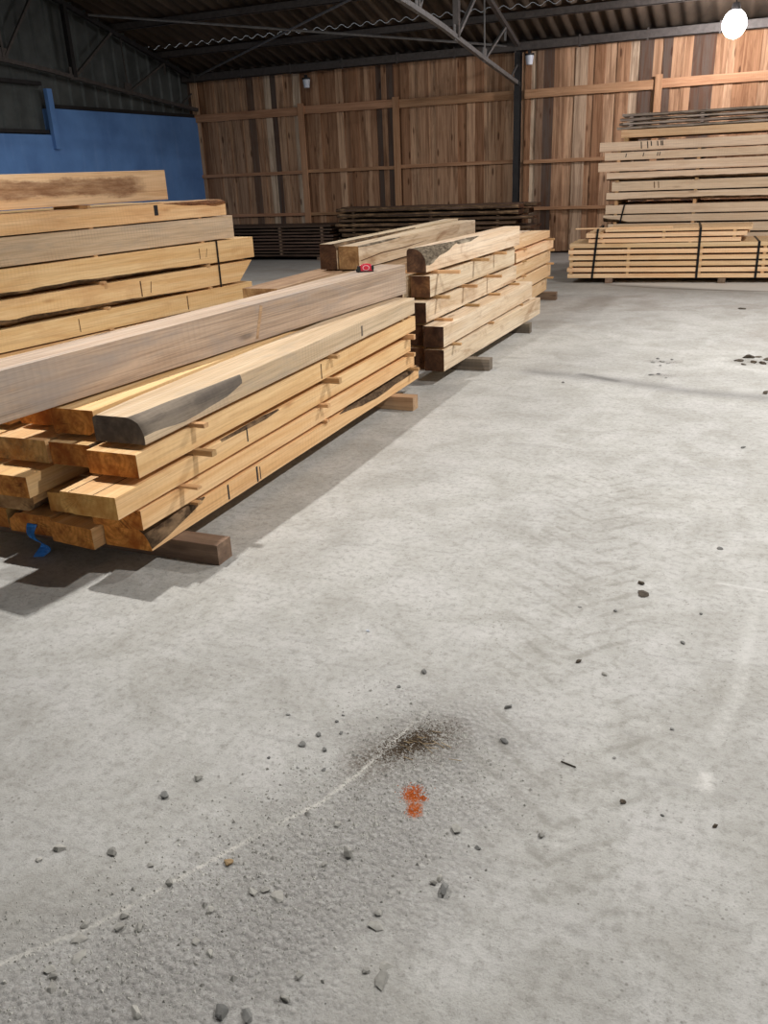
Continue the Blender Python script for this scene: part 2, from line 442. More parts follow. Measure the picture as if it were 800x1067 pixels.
# ---- back wall of vertical boards
def plank_mat():
    s = NT('old_wall_boards', .85, .12)
    at = s.n('ShaderNodeAttribute', attribute_name='board')
    c = s.sep(at.outputs['Vector'])
    r1, r2, r3 = c[0], c[1], c[2]
    tc = s.n('ShaderNodeTexCoord')
    cx = s.n('ShaderNodeCombineXYZ')
    s.put(cx.inputs[0], s.m('MULTIPLY', r1, 70)); s.put(cx.inputs[1], s.m('MULTIPLY', r2, 70)); s.put(cx.inputs[2], s.m('MULTIPLY', r3, 70))
    ad = s.n('ShaderNodeVectorMath', operation='ADD')
    s.put(ad.inputs[0], tc.outputs['Object']); s.put(ad.inputs[1], cx.outputs[0])
    p = ad.outputs[0]
    g = s.noise(s.sc(p, (15, 15, .8)), 1, 6, .65, .9)
    f = s.noise(s.sc(p, (90, 90, 3)), 1, 3, .6)
    k = s.vor(s.sc(p, (6, 6, 1.6)), 1)
    b = s.noise(s.sc(p, (6, 6, 1.5)), 1, 4, .6, .5)
    tan = s.mix(r2, srgb(204, 168, 136), srgb(180, 144, 114))
    red = s.mix(r2, srgb(162, 122, 92), srgb(142, 106, 80))
    base = s.mix(s.ramp(r1, .3, .75), tan, red)
    base = s.mix(s.ramp(r3, .8, .84), base, srgb(92, 80, 72))
    base = s.mix(s.ramp(r3, .08, .13, 1, 0), base, srgb(206, 184, 158))
    col = s.mix(s.m('MULTIPLY', s.ramp(g, .42, .62), .6), base, srgb(92, 58, 36))
    col = s.mix(s.m('MULTIPLY', s.ramp(b, .55, .72), .45), col, srgb(70, 46, 30))
    col = s.mix(s.m('MULTIPLY', s.ramp(k, .08, .15, 1, 0), .75), col, srgb(62, 36, 22))
    col = s.mix(s.m('MULTIPLY', s.ramp(f, .55, .75), .3), col, srgb(70, 46, 30))
    return s.out(col, s.m('ADD', g, f), .4, .004)

bm = bmesh.new()
lay = bm.faces.layers.float_vector.new('board')
x = -11.62
i = 0
deep = True
rb = random.Random(21)
while x < 6:
    w = rb.choice((.11, .13, .15, .17, .19, .22))
    deep = (not deep) and rb.random() < .6
    y0 = 17.022 if deep else 17.0
    a, b = (x - .02, x + w + .02) if deep else (x, x + w)
    top = 3.56 + rb.uniform(-.04, .03)
    n0 = len(bm.faces)
    box_bm(bm, (a, y0, .03 + rb.uniform(0, .03)), (b, y0 + .026, top))
    bm.faces.ensure_lookup_table()
    rv = (rb.random(), rb.random(), rb.random())
    for f in bm.faces[n0:]:
        f[lay] = rv
    x += w - (.005 if deep else -.0)
    i += 1
n0 = len(bm.faces)
box_bm(bm, (-11.7, 17.08, 0), (6, 17.2, 3.7))
bm.faces.ensure_lookup_table()
for f in bm.faces[n0:]: f[lay] = (.9, .5, .95)
wall_back = struct(bm_obj('wall_back', bm, [plank_mat()]))
def rail(name, x0, x1, y0, z0, z1, d):
    L = x1 - x0
    SEED[0] += 1
    me = timber_mesh(name, L, d, z1 - z0, seed=SEED[0] * 2.1, jit=.006, nseg=20)
    o = link(name, me, [W_RAIL, W_RAIL, BARK], wall_back)
    o.matrix_world = frame((x0, y0, z0), (x1, y0, z0))
for x0, x1, d in ((-11.55, -8.9, 0), (-8.86, -6.72, .012), (-6.7, -4.35, .0), (-4.15, -1.8, .0), (-1.78, 1.6, .01), (1.62, 5.8, 0)):
    rail('wall_rail', x0, x1, 16.972, 2.755 + d, 2.905 + d, .045)
for x0, x1, d in ((-11.55, -8.9, 0), (-8.86, -6.75, .01), (-6.7, -4.35, .02), (-4.15, -1.8, .0), (-1.78, 1.6, .01)):
    rail('wall_rail', x0, x1, 16.975, 1.635 + d, 1.7 + d, .04)
for x0, x1, d in ((-11.2, -8.9, 0), (-8.86, -6.75, .0), (-6.7, -4.35, .01), (-4.15, -1.8, .0), (-1.78, 1.6, .01)):
    rail('wall_rail', x0, x1, 16.975, .8 + d, .86 + d, .04)
for xc, z0, z1, w in ((-8.81, .35, 2.97, .13), (-6.71, .35, 2.95, .13), (-1.77, .3, 2.98, .12)):
    SEED[0] += 1
    me = timber_mesh('wall_batten', z1 - z0, w, .045, seed=SEED[0], jit=.003)
    o = link('wall_batten', me, [W_RAIL, W_RAIL, BARK], wall_back)
    M = Matrix(((1, 0, 0), (0, 0, -1), (0, 1, 0))).to_4x4()   # local y up, local z towards the camera
    M.translation = Vector((xc, 16.948, z0))
    o.matrix_world = M

# ---- left wall: blue painted panels below, ribbed dark sheet above
def blue_mat():
    s = NT('blue_wall_paint', .65, .25)
    tc = s.n('ShaderNodeTexCoord')
    p = tc.outputs['Object']
    n1 = s.noise(p, 1.4, 5, .6); n2 = s.noise(s.sc(p, (3, 3, .5)), 2, 4, .6)
    c = s.mix(s.ramp(n1, .35, .7), srgb(100, 140, 194), srgb(84, 120, 172))
    c = s.mix(s.m('MULTIPLY', s.ramp(n2, .55, .75), .3), c, srgb(122, 154, 198))
    return s.out(c, n1, .1, .003)
BLUE = blue_mat()
bm = bmesh.new()
box_bm(bm, (-11.75, -6, 0), (-11.4, 12.56, 2.43))
box_bm(bm, (-11.75, 12.56, 0), (-11.4, 17.0, 2.85))
wall_left = struct(bm_obj('wall_left', bm, [BLUE]))
box('painted_post', (-11.41, 12.5, 2.2), (-11.33, 12.62, 3.15), [BLUE], wall_left, .004)
SHEET = plain('dull_grey_sheet', srgb(84, 88, 86), .55, .2, 0, 2.5, .55)
DARKS = plain('dark_metal', srgb(44, 42, 42), .6, .3, .1, 8, .6)
bm = bmesh.new()
y = -6
prof = []
while y < 17.0:
    prof += [(y, 0), (y + .26, 0), (y + .285, .035), (y + .315, .035), (y + .34, 0)]
    y += .34
def roofz(yy): return 3.74 + (17.1 - yy) * .245 if yy > 6 else 3.74 + 11.1 * .245 - (6 - yy) * .245
lo = [bm.verts.new((-11.56 + d, yy, 2.35)) for yy, d in prof]
hi = [bm.verts.new((-11.56 + d, yy, roofz(yy) + .05)) for yy, d in prof]
for i in range(len(prof) - 1):
    bm.faces.new((lo[i], lo[i + 1], hi[i + 1], hi[i]))
bm_obj('ribbed_cladding', bm, [SHEET], wall_left)
bm = bmesh.new()
for z in (2.45, 3.2):
    box_bm(bm, (-11.5, -6, z), (-11.42, 12.5, z + .06))
box_bm(bm, (-11.5, 12.62, 2.86), (-11.42, 17, 2.92))
bm_obj('girt', bm, [DARKS], wall_left)

# ---- corrugated roof, eave girder, purlins
def roof_mat():
    s = NT('aged_fibre_cement', .9, .1)
    tc = s.n('ShaderNodeTexCoord')
    p = tc.outputs['Object']
    n1 = s.noise(s.sc(p, (2, .6, 1)), 1, 5, .65); n2 = s.noise(p, 12, 4, .6)
    c = s.mix(s.ramp(n1, .35, .68), srgb(84, 72, 61), srgb(54, 47, 40))
    c = s.mix(s.m('MULTIPLY', s.ramp(n2, .5, .75), .4), c, srgb(66, 54, 46))
    return s.out(c, n2, .2, .004)
bm = bmesh.new()
NX = 17 * 4 * 8
PITCH = .25
ys = [17.25 - .75 * k for k in range(15)] + [6] + [5.25 - .75 * k for k in range(15)]
for yi in range(len(ys) - 1):
    ya, yb = ys[yi], ys[yi + 1]
    ra = []; rb_ = []
    for k in range(NX + 1):
        x = -11.8 + k * PITCH / 8
        if x > 5: break
        c = .03 * math.cos(2 * math.pi * x / PITCH)
        ra.append(bm.verts.new((x, ya, roofz(ya) + c + (.004 if (yi // 2) % 2 else 0))))
        rb_.append(bm.verts.new((x, yb, roofz(yb) + c + (.004 if (yi // 2) % 2 else 0))))
    for k in range(len(ra) - 1):
        f = bm.faces.new((ra[k], ra[k + 1], rb_[k + 1], rb_[k]))
        f.smooth = True
ceiling = struct(bm_obj('ceiling', bm, [roof_mat()]))
STEEL = plain('painted_grey_steel', srgb(122, 120, 118), .5, .35, .08, 14, .62)
STEEL_D = plain('dark_brown_steel', srgb(88, 82, 78), .6, .3, .08, 14, .6)
def purlin(yc, mat=STEEL_D):
    z = roofz(yc) - .04
    bm = bmesh.new()
    box_bm(bm, (-11.5, yc - .035, z - .12), (5, yc + .035, z - .112))
    box_bm(bm, (-11.5, yc - .035, z - .12), (5, yc - .027, z))
    box_bm(bm, (-11.5, yc - .035, z - .008), (5, yc + .035, z))
    bm_obj('purlin', bm, [mat], ceiling)
for yc in (15.85, 14.5, 13.15, 11.8, 10.45, 9.1, 7.75, 6.4, 4.5, 3.1, 1.7, .3):
    purlin(yc)
bm = bmesh.new()
box_bm(bm, (-11.5, 16.74, 3.52), (5, 16.75, 3.67))
box_bm(bm, (-11.5, 16.74, 3.66), (5, 16.86, 3.67))
box_bm(bm, (-11.5, 16.74, 3.52), (5, 16.86, 3.53))
for k in range(14):
    box_bm(bm, (-11.2 + k * 1.15, 16.732, 3.50), (-11.17 + k * 1.15, 16.741, 3.69))
bm_obj('eave_girder', bm, [STEEL_D], ceiling)
bm = bmesh.new()
def rz(yy): return roofz(yy) - .2
for a, b in (((-11.2, 13.7), (-4.35, 17.0 - .2)), ((-4.5, 13.35), (-11.2, 17.0 - .2))):
    tube_bm(bm, (a[0], a[1], rz(a[1])), (b[0], b[1], rz(b[1])), .022, 6)
bm_obj('bracing_rod', bm, [STEEL], ceiling)

def truss(X, label, col_label, dark=False):
    ST = STEEL_D if dark else STEEL; SD = DARKS if dark else STEEL_D  # dark: darker steels put the dim left bay's shade into the colour
    e = bpy.data.objects.new('roof_truss', None)
    COL.objects.link(e)
    e.location = (X, 17, 0)
    e['kind'] = 'structure'
    e['label'] = label; e['category'] = 'truss'
    def P(y, z, dx=0): return (dx, y - 17, z)
    def part(name, segs, r, mat=None, sq=True):
        bm = bmesh.new()
        for a, b in segs: tube_bm(bm, P(*a), P(*b), r, 8, sq)
        return bm_obj(name, bm, [mat or ST], e)
    bc = [(16.9, 3.0), (14.66, 3.21), (13.2, 3.36), (12.57, 3.43), (11.62, 3.5), (11.08, 3.54), (6, 3.7), (-2, 3.6)]
    part('bottom_chord', list(zip(bc, bc[1:])), .045, ST)
    tcd = [(17.1, 3.6), (15.94, 3.86), (14.4, 4.02 + .2), (11.62, 4.87), (6, 6.15), (-2, 4.3)]
    tcd = [(yy, roofz(yy) - .2) for yy in (17.0, 15.94, 14.4, 12.6, 11.0, 6, -2)]
    part('top_chord', list(zip(tcd, tcd[1:])), .05, SD)
    tz = lambda yy: roofz(yy) - .2
    for a, b, r in (((14.66, 3.21), (15.94, tz(15.94)), .028), ((14.66, 3.21), (14.62, tz(14.62)), .014), ((13.2, 3.36), (14.4, tz(14.4)), .034),
                    ((13.2, 3.36), (13.2, tz(13.2)), .06), ((11.62, 3.5), (12.6, tz(12.6)), .03), ((11.62, 3.5), (11.62, tz(11.62)), .03),
                    ((16.3, 3.06), (16.75, 3.3), .02), ((10, 3.57), (11, tz(11)), .03), ((10, 3.57), (9.2, tz(9.2)), .03), ((15.9, tz(15.9)), (15.9, 3.6), .022)):
        part('web_member', [(a, b)], r, ST if r < .05 else SD)
    for yy, zz in ((14.66, 3.24), (13.2, 3.39), (11.62, 3.54)):
        bm = bmesh.new()
        box_bm(bm, P(yy - .1, zz - .07, -.008), P(yy + .1, zz + .13, .008))
        bm_obj('gusset_plate', bm, [ST], e)
    if not col_label: return
    # column
    bm = bmesh.new()
    box_bm(bm, (X - .055, 16.76, .012), (X + .055, 16.775, 3.62))
    box_bm(bm, (X - .055, 16.905, .012), (X + .055, 16.92, 3.62))
    box_bm(bm, (X - .006, 16.775, .012), (X + .006, 16.905, 3.62))
    c = bm_obj('steel_column', bm, [DARKS])
    c['kind'] = 'structure'; c['label'] = col_label; c['category'] = 'column'
    bp = box('base_plate', (X - .14, 16.72, 0), (X + .14, 16.94, .012), [DARKS], c)
truss(-4.25, 'grey steel roof truss meeting the black column in the middle of the board wall', 'black steel column against the back board wall under the roof truss')
truss(-11.3, 'shade-darkened steel roof truss along the ribbed sheet of the left gable wall', None, True)
truss(2.8, 'steel roof truss to the right of the bright flood lamp', 'steel column behind the tall timber stack')

# ================================================================== STACK A (front)
mA = [W_FRESH, E_ORANGE, BARK]
def yz(xr, w): return xr - w / 2
A_LAY = {  # layer: (z near, z far, height)
    1: (.574, .612, .115), 2: (.446, .485, .105), 3: (.318, .345, .1), 4: (.213, .222, .092), 5: (.1, .1, .098)}
def zA(layer, y):
    z0, z1, h = A_LAY[layer]
    return z0 + (z1 - z0) * (y - 2.6) / 3.35
NAMEL = {1: 'top', 2: 'second', 3: 'third', 4: 'fourth', 5: 'bottom'}
A = {}
def a_timber(layer, col, xr, w, y0, y1, mats, label, **kw):
    h = A_LAY[layer][2]
    xc = xr - w / 2
    o = timber('squared_timber', (xc, y0, zA(layer, y0)), (xc, y1, zA(layer, y1)), w, h, mats, label, 'timber', 'timbers of the front stack', **kw)
    A[(layer, col)] = (o, w)
    return o
a_timber(1, 0, -2.255, .262, 2.71, 5.94, [W_TOP, E_GREY, WANE_GREY], 'beige topmost timber of the front stack with grey rounded near end',
         wane={'tr': [(0, .07, .07), (.08, .05, .08), (.16, .035, .09), (.26, .012, .05), (.3, .003, .003)], 'tl': [(0, .02, .02), (.1, .003, .003)]})
a_timber(1, 1, -2.555, .235, 2.76, 5.9, [W_FRESH, E_ORANGE, BARK_RED], 'yellow top-layer timber between the beige topmost timber and the grey timber',
         wane={'br': [(0, .05, .06), (.3, .03, .04), (.5, .003, .003)]})
a_timber(1, 2, -2.82, .25, 2.84, 5.85, mA, 'top-layer timber of the front stack in the shadow under the grey timber')
a_timber(1, 3, -3.1, .22, 2.8, 5.9, mA, 'leftmost top-layer timber of the front stack beyond the grey timber')
a_timber(2, 0, -2.26, .262, 2.645, 5.96, mA, 'second-layer timber at the right edge of the front stack, orange near end')
a_timber(2, 1, -2.545, .235, 2.7, 5.9, mA, 'second-layer timber of the front stack, set back left of the right-edge one', wane={'tr': [(0, .012, .012), (1, .003, .003)]})
a_timber(2, 2, -2.8, .29, 2.7, 5.9, [W_FRESH, endgrain('mottled_end_grain', srgb(200, 160, 100), srgb(150, 104, 56), 110, .05, .8, srgb(96, 82, 60)), BARK], 'second-layer timber with mottled grey-brown near end in the front stack')
a_timber(2, 3, -3.11, .24, 2.72, 5.9, mA, 'second-layer timber at the far left of the front stack')
a_timber(3, 0, -2.268, .29, 2.49, 5.87, [W_FRESH, E_YELLOW, BARK], 'third-layer timber jutting out nearest to the camera, cracks on its top',
         wane={'tr': [(0, .003, .003), (.2, .003, .003), (.25, .016, .014), (.36, .022, .017), (.42, .003, .003)], 'bl': [(0, .06, .035), (.3, .04, .03), (.5, .003, .003)]})
a_timber(3, 1, -2.585, .22, 2.95, 5.85, mA, 'third-layer timber of the front stack with deeply recessed near end', wane={'tr': [(0, .05, .04), (.4, .003, .003)]})
a_timber(3, 2, -2.83, .26, 2.58, 5.86, mA, 'bright orange-ended third-layer timber jutting out at the left of the front stack')
a_timber(3, 3, -3.11, .24, 2.62, 5.9, mA, 'third-layer timber at the far left of the front stack')
a_timber(4, 0, -2.27, .27, 2.63, 5.94, mA, 'fourth-layer timber at the right edge of the front stack')
a_timber(4, 1, -2.6, .25, 2.7, 5.9, [W_FRESH, E_YELLOW, BARK_GREY], 'fourth-layer timber with pale wedge-shaped end and bark in the front stack',
         wane={'tr': [(0, .09, .08), (.3, .07, .06), (.6, .02, .02), (1, .003, .003)]})
a_timber(4, 2, -2.9, .24, 2.66, 5.9, [W_FRESH, E_BROWN, BARK], 'fourth-layer timber at the left of the front stack, brown near end', wane={'br': [(0, .05, .05), (.6, .03, .03), (1, .01, .01)]})
a_timber(4, 3, -3.16, .22, 2.7, 5.9, mA, 'fourth-layer timber at the far left of the front stack')
a_timber(5, 0, -2.27, .25, 2.665, 6.03, [W_FRESH, E_ORANGE, BARK], 'bottom-layer timber with bark along its right top edge in the front stack',
         wane={'tr': [(0, .1, .082), (.05, .08, .07), (.1, .03, .03), (.13, .003, .003), (.58, .003, .003), (.68, .06, .035), (.82, .08, .05), (.95, .04, .03), (1, .01, .01)]})
a_timber(5, 1, -2.53, .26, 2.61, 5.95, mA, 'bottom-layer timber left of the bark-edged one in the front stack', cut0=(-.1, 0))
a_timber(5, 2, -2.82, .26, 2.66, 5.9, mA, 'bottom-layer timber behind the blue scrap in the front stack', wane={'tl': [(0, .07, .06), (.5, .02, .02), (1, .003, .003)]})
a_timber(5, 3, -3.11, .26, 2.68, 5.9, mA, 'bottom-layer timber at the far left of the front stack')
# ink bars, cracks
o, w = A[(5, 0)]
face_mark(o, w, .9, .006, .09, .016); face_mark(o, w, .62, .01, .088, .014); face_mark(o, w, .935, .01, .08, .008)
o, w = A[(2, 0)]
face_mark(o, w, 1.72, .01, .1, .012, 0, 'stain_mark', CRACKM)
o, w = A[(1, 0)]
face_mark(o, w, 2.25, .02, .085, .022, 0, 'grey_stain', WANE_GREY)
o, w = A[(3, 0)]
face_mark(o, w, 1.02, .02, .095, .01)
bm = bmesh.new()
for xx in (-.1, .03):
    box_bm(bm, (xx, .002, .0992), (xx + .004, 1.1, .1006))
bm_obj('drying_crack', bm, [CRACKM], o)

def stick(a, b, w, h, label, group, mats=None):
    return timber('spacer_stick', a, b, w, h, mats or [W_STICK, W_STICK, BARK], label, 'stick', group, jit=.001, nseg=4)
POSN = ['near end', 'middle', 'far end']
GAPN = {1: 'first and second', 2: 'second and third', 3: 'third and fourth', 4: 'fourth and bottom'}
for low in (2, 3, 4, 5):
    for k, y in enumerate(((3.06, 4.5, 5.72), (3.06, 4.45, 5.8), (2.93, 4.35, 5.82), (3.0, 4.4, 5.86))[low - 2]):
        zb = zA(low, y) + A_LAY[low][2]
        zt = zA(low - 1, y)
        pr = ((.075, .06, .0), (.1, .085, .055), (.09, .05, .045), (.03, .012, .06))[low - 2][k]
        stick((-3.34, y, zb + .0012), (-2.262 + pr, y, zb + .0012), .036, zt - zb - .0024,
              'thin yellow spacer stick at the %s between %s layers of front stack' % (POSN[k], GAPN[low - 1]), 'spacer sticks of the front stack')

# grey timber lying on top
gy = lambda y: -2.80 + (y - 2.2) * .108
g0, g1 = (gy(2.36) - .105, 2.36, .699), (gy(6.1) - .105, 6.1, .736)
gt = timber('squared_timber', g0, g1, .215, .212, [W_GREY, E_GREY, WANE_GREY], 'long weathered grey timber lying slanted across the top of the front stack', 'timber', nseg=16)
bm = bmesh.new()
vs = [bm.verts.new(v) for v in ((.1066, 1.86, .015), (.1066, 1.885, .015), (.1066, 1.955, .19), (.1066, 1.93, .2), (.1082, 1.86, .015), (.1082, 1.885, .015), (.1082, 1.955, .19), (.1082, 1.93, .2))]
for f in ((0, 1, 2, 3), (4, 7, 6, 5), (0, 4, 5, 1), (1, 5, 6, 2), (2, 6, 7, 3), (3, 7, 4, 0)): bm.faces.new([vs[i] for i in f])
bm_obj('knot_streak', bm, [W_TAN], gt)

# sleepers under A and B
def sleeper(a, b, w, h, mats, label):
    return timber('sleeper_block', a, b, w, h, mats, label, 'block', 'sleepers under the stacks', jit=.003, nseg=6)
sleeper((-3.4, 2.86, 0), (-2.03, 2.86, 0), .11, .0985, [W_SLEEP, W_SLEEP, BARK], 'dark wooden sleeper poking out under the near end of the front stack')
sleeper((-3.4, 5.5, 0), (-2.1, 5.5, 0), .1, .0985, [W_TAN, W_TAN, BARK], 'tan wooden sleeper under the far end of the front stack')

# blue scrap
BLUEP = plain('bright_blue_plastic', srgb(60, 136, 220), .4, 0, 0, 20, .7)
bm = bmesh.new()
prev = None
for i in range(13):
    t = i / 12
    a = Vector((-2.905 + .03 * math.sin(t * 5), 2.635 - .012 * math.cos(t * 9), .002 + .15 * t))
    w = .022 + .014 * math.sin(t * 7)
    q = [bm.verts.new(a + Vector((dx * w, dy + .012 * math.sin(t * 8 + dx), 0))) for dx in (-1, 0, 1) for dy in (0, .004)]
    if prev:
        for j in (0, 2):
            bm.faces.new((prev[j], prev[j + 2], q[j + 2], q[j]))
            bm.faces.new((prev[j + 1], q[j + 1], q[j + 3], prev[j + 3]))
        bm.faces.new((prev[0], q[0], q[1], prev[1])); bm.faces.new((prev[4], prev[5], q[5], q[4]))
    prev = q
tag(bm_obj('plastic_scrap', bm, [BLUEP]), 'small bright blue plastic scrap at the foot of the front stack', 'scrap')

# tape measure on the grey timber
def tape_measure():
    e = bpy.data.objects.new('tape_measure', None)
    COL.objects.link(e)
    RED = plain('red_plastic', srgb(206, 40, 62), .35, 0, 0, 30, .85, .5)
    BLK = plain('black_rubber', srgb(30, 34, 32), .6, 0, 0, 30, .7)
    PALE = plain('pale_label', srgb(226, 196, 196), .4, 0, 0, 30, .9)
    # D-shaped body extruded
    bm = bmesh.new()
    pts = [(-.034, 0), (.036, 0), (.04, .01), (.04, .034), (.03, .052), (.01, .058), (-.014, .056), (-.032, .044), (-.036, .02)]
    A_ = [bm.verts.new((x, -.017, z)) for x, z in pts]; B_ = [bm.verts.new((x, .017, z)) for x, z in pts]
    bm.faces.new(A_); bm.faces.new(list(reversed(B_)))
    for i in range(len(pts)): bm.faces.new((A_[i], B_[i], B_[(i + 1) % len(pts)], A_[(i + 1) % len(pts)]))
    bm_obj('body', bm, [RED], e, .003)
    bm = bmesh.new()
    for lo, hi in (((-.046, -.019, .0), (-.026, .019, .042)), ((-.03, -.0195, -.001), (.044, .0195, .008)), ((.032, -.019, .012), (.045, .019, .044))): box_bm(bm, lo, hi)
    bm_obj('rubber_grip', bm, [BLK], e, .003)
    bm = bmesh.new()
    bmesh.ops.create_cone(bm, cap_ends=True, segments=24, radius1=.019, radius2=.019, depth=.003, matrix=Matrix.Translation((.004, -.0185, .03)) @ Matrix.Rotation(math.pi / 2, 4, 'X'))
    bm_obj('face_disc', bm, [PALE], e)
    bm = bmesh.new()
    bmesh.ops.create_cone(bm, cap_ends=True, segments=24, radius1=.015, radius2=.015, depth=.003, matrix=Matrix.Translation((.004, -.0195, .03)) @ Matrix.Rotation(math.pi / 2, 4, 'X'))
    bm_obj('face_badge', bm, [RED], e)
    box('hook', (-.052, -.01, .001), (-.046, .01, .022), [DARKS], e)
    e.location = (-2.515, 5.66, .945)
    e.rotation_euler = (0, 0, .35)
    e.scale = (1.3, 1.2, .95)
    tag(e, 'small red and black tape measure lying on the far end of the grey timber', 'tape measure')
    return e
tape_measure()

# ================================================================== STACK B (behind A on the aisle)
mB = [W_PALE, E_DARK, BARK_GREY]
def b_timber(p0, p1, w, h, label, mats=mB, **kw):
    return timber('squared_timber', (p0[0] - w / 2, p0[1], p0[2]), (p1[0] - w / 2, p1[1], p1[2]), w, h, mats, label, 'timber', 'timbers of the middle stack', **kw)
b_timber((-2.145, 6.28, .1), (-2.03, 9.2, .1), .165, .172, 'bottom right timber of the middle stack, dark square end on the aisle side')
b_timber((-2.145, 6.28, .292), (-2.09, 9.05, .292), .17, .165, 'timber directly above the bottom right one in the middle stack')
b_timber((-2.295, 6.3, .479), (-2.24, 8.95, .479), .17, .155, 'third-layer timber of the middle stack, set back left under two others')
b_timber((-2.3, 6.42, .66), (-2.235, 8.85, .66), .165, .165, 'second timber from top of the middle stack, rusty brown end', [W_PALE, endgrain('rusty_brown_end_grain', srgb(122, 84, 52), srgb(70, 44, 28), 110, .1), BARK_GREY])
b_timber((-2.33, 6.42, .852), (-2.185, 8.85, .852), .165, .182, 'topmost timber of the middle stack with crusty bark round its near top edge', [W_PALE, E_DARK, BARK_GREY],
         wane={'tr': [(0, .12, .13), (.1, .1, .1), (.2, .05, .05), (.26, .012, .012), (.3, .03, .03), (.42, .035, .03), (.5, .003, .003)], 'tl': [(0, .03, .03), (.2, .003, .003)]})
for k, (z, h, xr) in enumerate(((.1, .172, -2.33), (.292, .165, -2.335), (.479, .155, -2.49), (.66, .165, -2.5))):
    b_timber((xr, 6.33, z), (xr + .04, 9.0, z), .16, h, '%s timber in the left row of the middle stack' % ('bottom', 'second lowest', 'second highest', 'highest')[k])
BST = [(.2725, .019, ((6.5, .03), (7.5, .02), (8.6, .02)), -2.1, 'bottom and second'), (.4575, .021, ((6.55, .0), (7.3, .0), (8.0, .0), (8.75, .0)), -2.16, 'second and third'),
       (.6345, .025, ((6.55, .02), (7.2, .05), (7.9, .08)), -2.2, 'third and fourth'), (.8255, .026, ((6.6, .15), (7.5, .13), (8.1, .13)), -2.26, 'fourth and topmost')]
for z, h, ys_, xr, nm in BST:
    for k, (y, pr) in enumerate(ys_):
        stick((-2.66, y, z), (xr + pr, y + (.02 if k else .0), z), .035, h, 'orange spacer stick, %s from near end, between %s layers of middle stack' % (ORD[k], nm), 'spacer sticks of the middle stack')
sleeper((-2.7, 6.85, 0), (-1.92, 6.85, 0), .1, .0985, [WANE_GREY] * 3, 'grey wooden sleeper poking out into the aisle under the middle stack')
sleeper((-2.75, 8.6, 0), (-1.99, 8.6, 0), .09, .0985, [WANE_GREY] * 3, 'grey wooden sleeper under the far end of the middle stack')

# ================================================================== STACK C (further down the aisle)
mC = [W_BOARD, E_BROWN, BARK]
CL = ((.1, .15), (.275, .15), (.45, .14), (.615, .105), (.745, .085))
for k, (z, h) in enumerate(CL):
    for c, xr in enumerate((-2.34, -2.6, -2.86)):
        timber('squared_timber', (xr - .125 - .03 * (k == 4), 9.35, z), (xr - .125 + (-.03, .0, -.005, .02, -.02)[k], 11.15 + (-.05, .02, 0, .05, 0)[k], z), .24, h, [W_PALE if c else W_BOARD, E_BROWN, BARK],
               '%s-layer timber, %s row, of the short stack beyond the middle stack' % (('bottom', 'second', 'third', 'fourth', 'top')[k], ('aisle', 'central', 'left')[c]), 'timber', 'timbers of the stack beyond the middle stack')
for k in range(4):
    z = CL[k][0] + CL[k][1]
    for j, y in enumerate((9.7, 11.0)):
        stick((-3.08, y, z + .0005), (-2.31 + .04 * (j == 1), y, z + .0005), .035, CL[k + 1][0] - z - .001,
              '%s spacer stick above the %s layer of the stack beyond the middle stack' % (('near', 'far')[j], ('bottom', 'second', 'third', 'fourth')[k]), 'spacer sticks of the stack beyond')
sleeper((-3.1, 9.6, 0), (-2.3, 9.6, 0), .1, .0985, [W_SLEEP] * 3, 'wooden sleeper under the near end of the stack beyond the middle stack')
sleeper((-3.1, 10.9, 0), (-2.2, 10.9, 0), .1, .0985, [W_SLEEP] * 3, 'dark wooden sleeper under the far end of the stack beyond the middle stack')

# ================================================================== STACK E + D (left of A/B)
for k, (z, h) in enumerate(((.1, .12), (.24, .13), (.39, .13), (.54, .14))):
    for c, (xr, y1) in enumerate(((-3.42, 12.0), (-3.83, 12.0 if k < 3 else 8.4))):
        timber('squared_timber', (xr - .17, 6.6 + .05 * c, z), (xr - .17, y1, z), .34 if k < 3 else (.38, .36)[c], h, [W_TAN if k == 3 else W_PALE, E_BROWN, BARK],
               '%s layer %s timber of the low stack between left stack and grey timber' % (('lowest', 'second', 'third', 'brown top')[k], ('right', 'left')[c]), 'timber', 'timbers of the low stack')
    if k < 3:
        for j, y in enumerate((6.9, 8.2, 9.9, 11.6)):
            stick((-4.15, y, z + h + .0003), (-3.45, y, z + h + .0003), .035, (.2397, .3897, .5397)[k] - z - h - .0003, 'spacer stick %s from the near end above %s layer of low stack' % (ORD[j], ('lowest', 'second', 'third')[k]), 'spacer sticks of the low stack')
for j, y in enumerate((6.9, 11.7)):
    sleeper((-4.2, y, 0), (-3.4, y, 0), .1, .0985, [W_SLEEP] * 3, 'wooden sleeper under the %s end of the low stack' % ('near', 'far')[j])
stick((-4.05, 8.15, .6805), (-3.58, 8.15, .6805), .035, .0145, 'thin spacer stick at the near end under the two cracked timbers', 'spacer sticks of the low stack')
stick((-3.79, 11.3, .6805), (-3.58, 11.3, .6805), .035, .0145, 'thin spacer stick at the far end under the right cracked timber', 'spacer sticks of the low stack')
mD = [W_PALE, E_BROWN, BARK_GREY]
d1 = timber('squared_timber', (-3.735, 8.0, .696), (-3.735, 12.05, .696), .225, .225, mD, 'cracked pale timber lying on the low stack behind the tape measure', 'timber', 'two timbers on the low stack',
            wane={'tr': [(0, .012, .012), (.08, .03, .02), (.2, .035, .02), (.3, .003, .003)]})
bm = bmesh.new()
vs = []
for y, z in ((.05, .075), (.6, .1), (1.3, .095), (2.1, .12), (1.3, .107), (.6, .112), (.05, .083)):
    vs.append((bm.verts.new((.1118, y, z)), bm.verts.new((.1132, y, z))))
bm.faces.new([v[1] for v in vs])
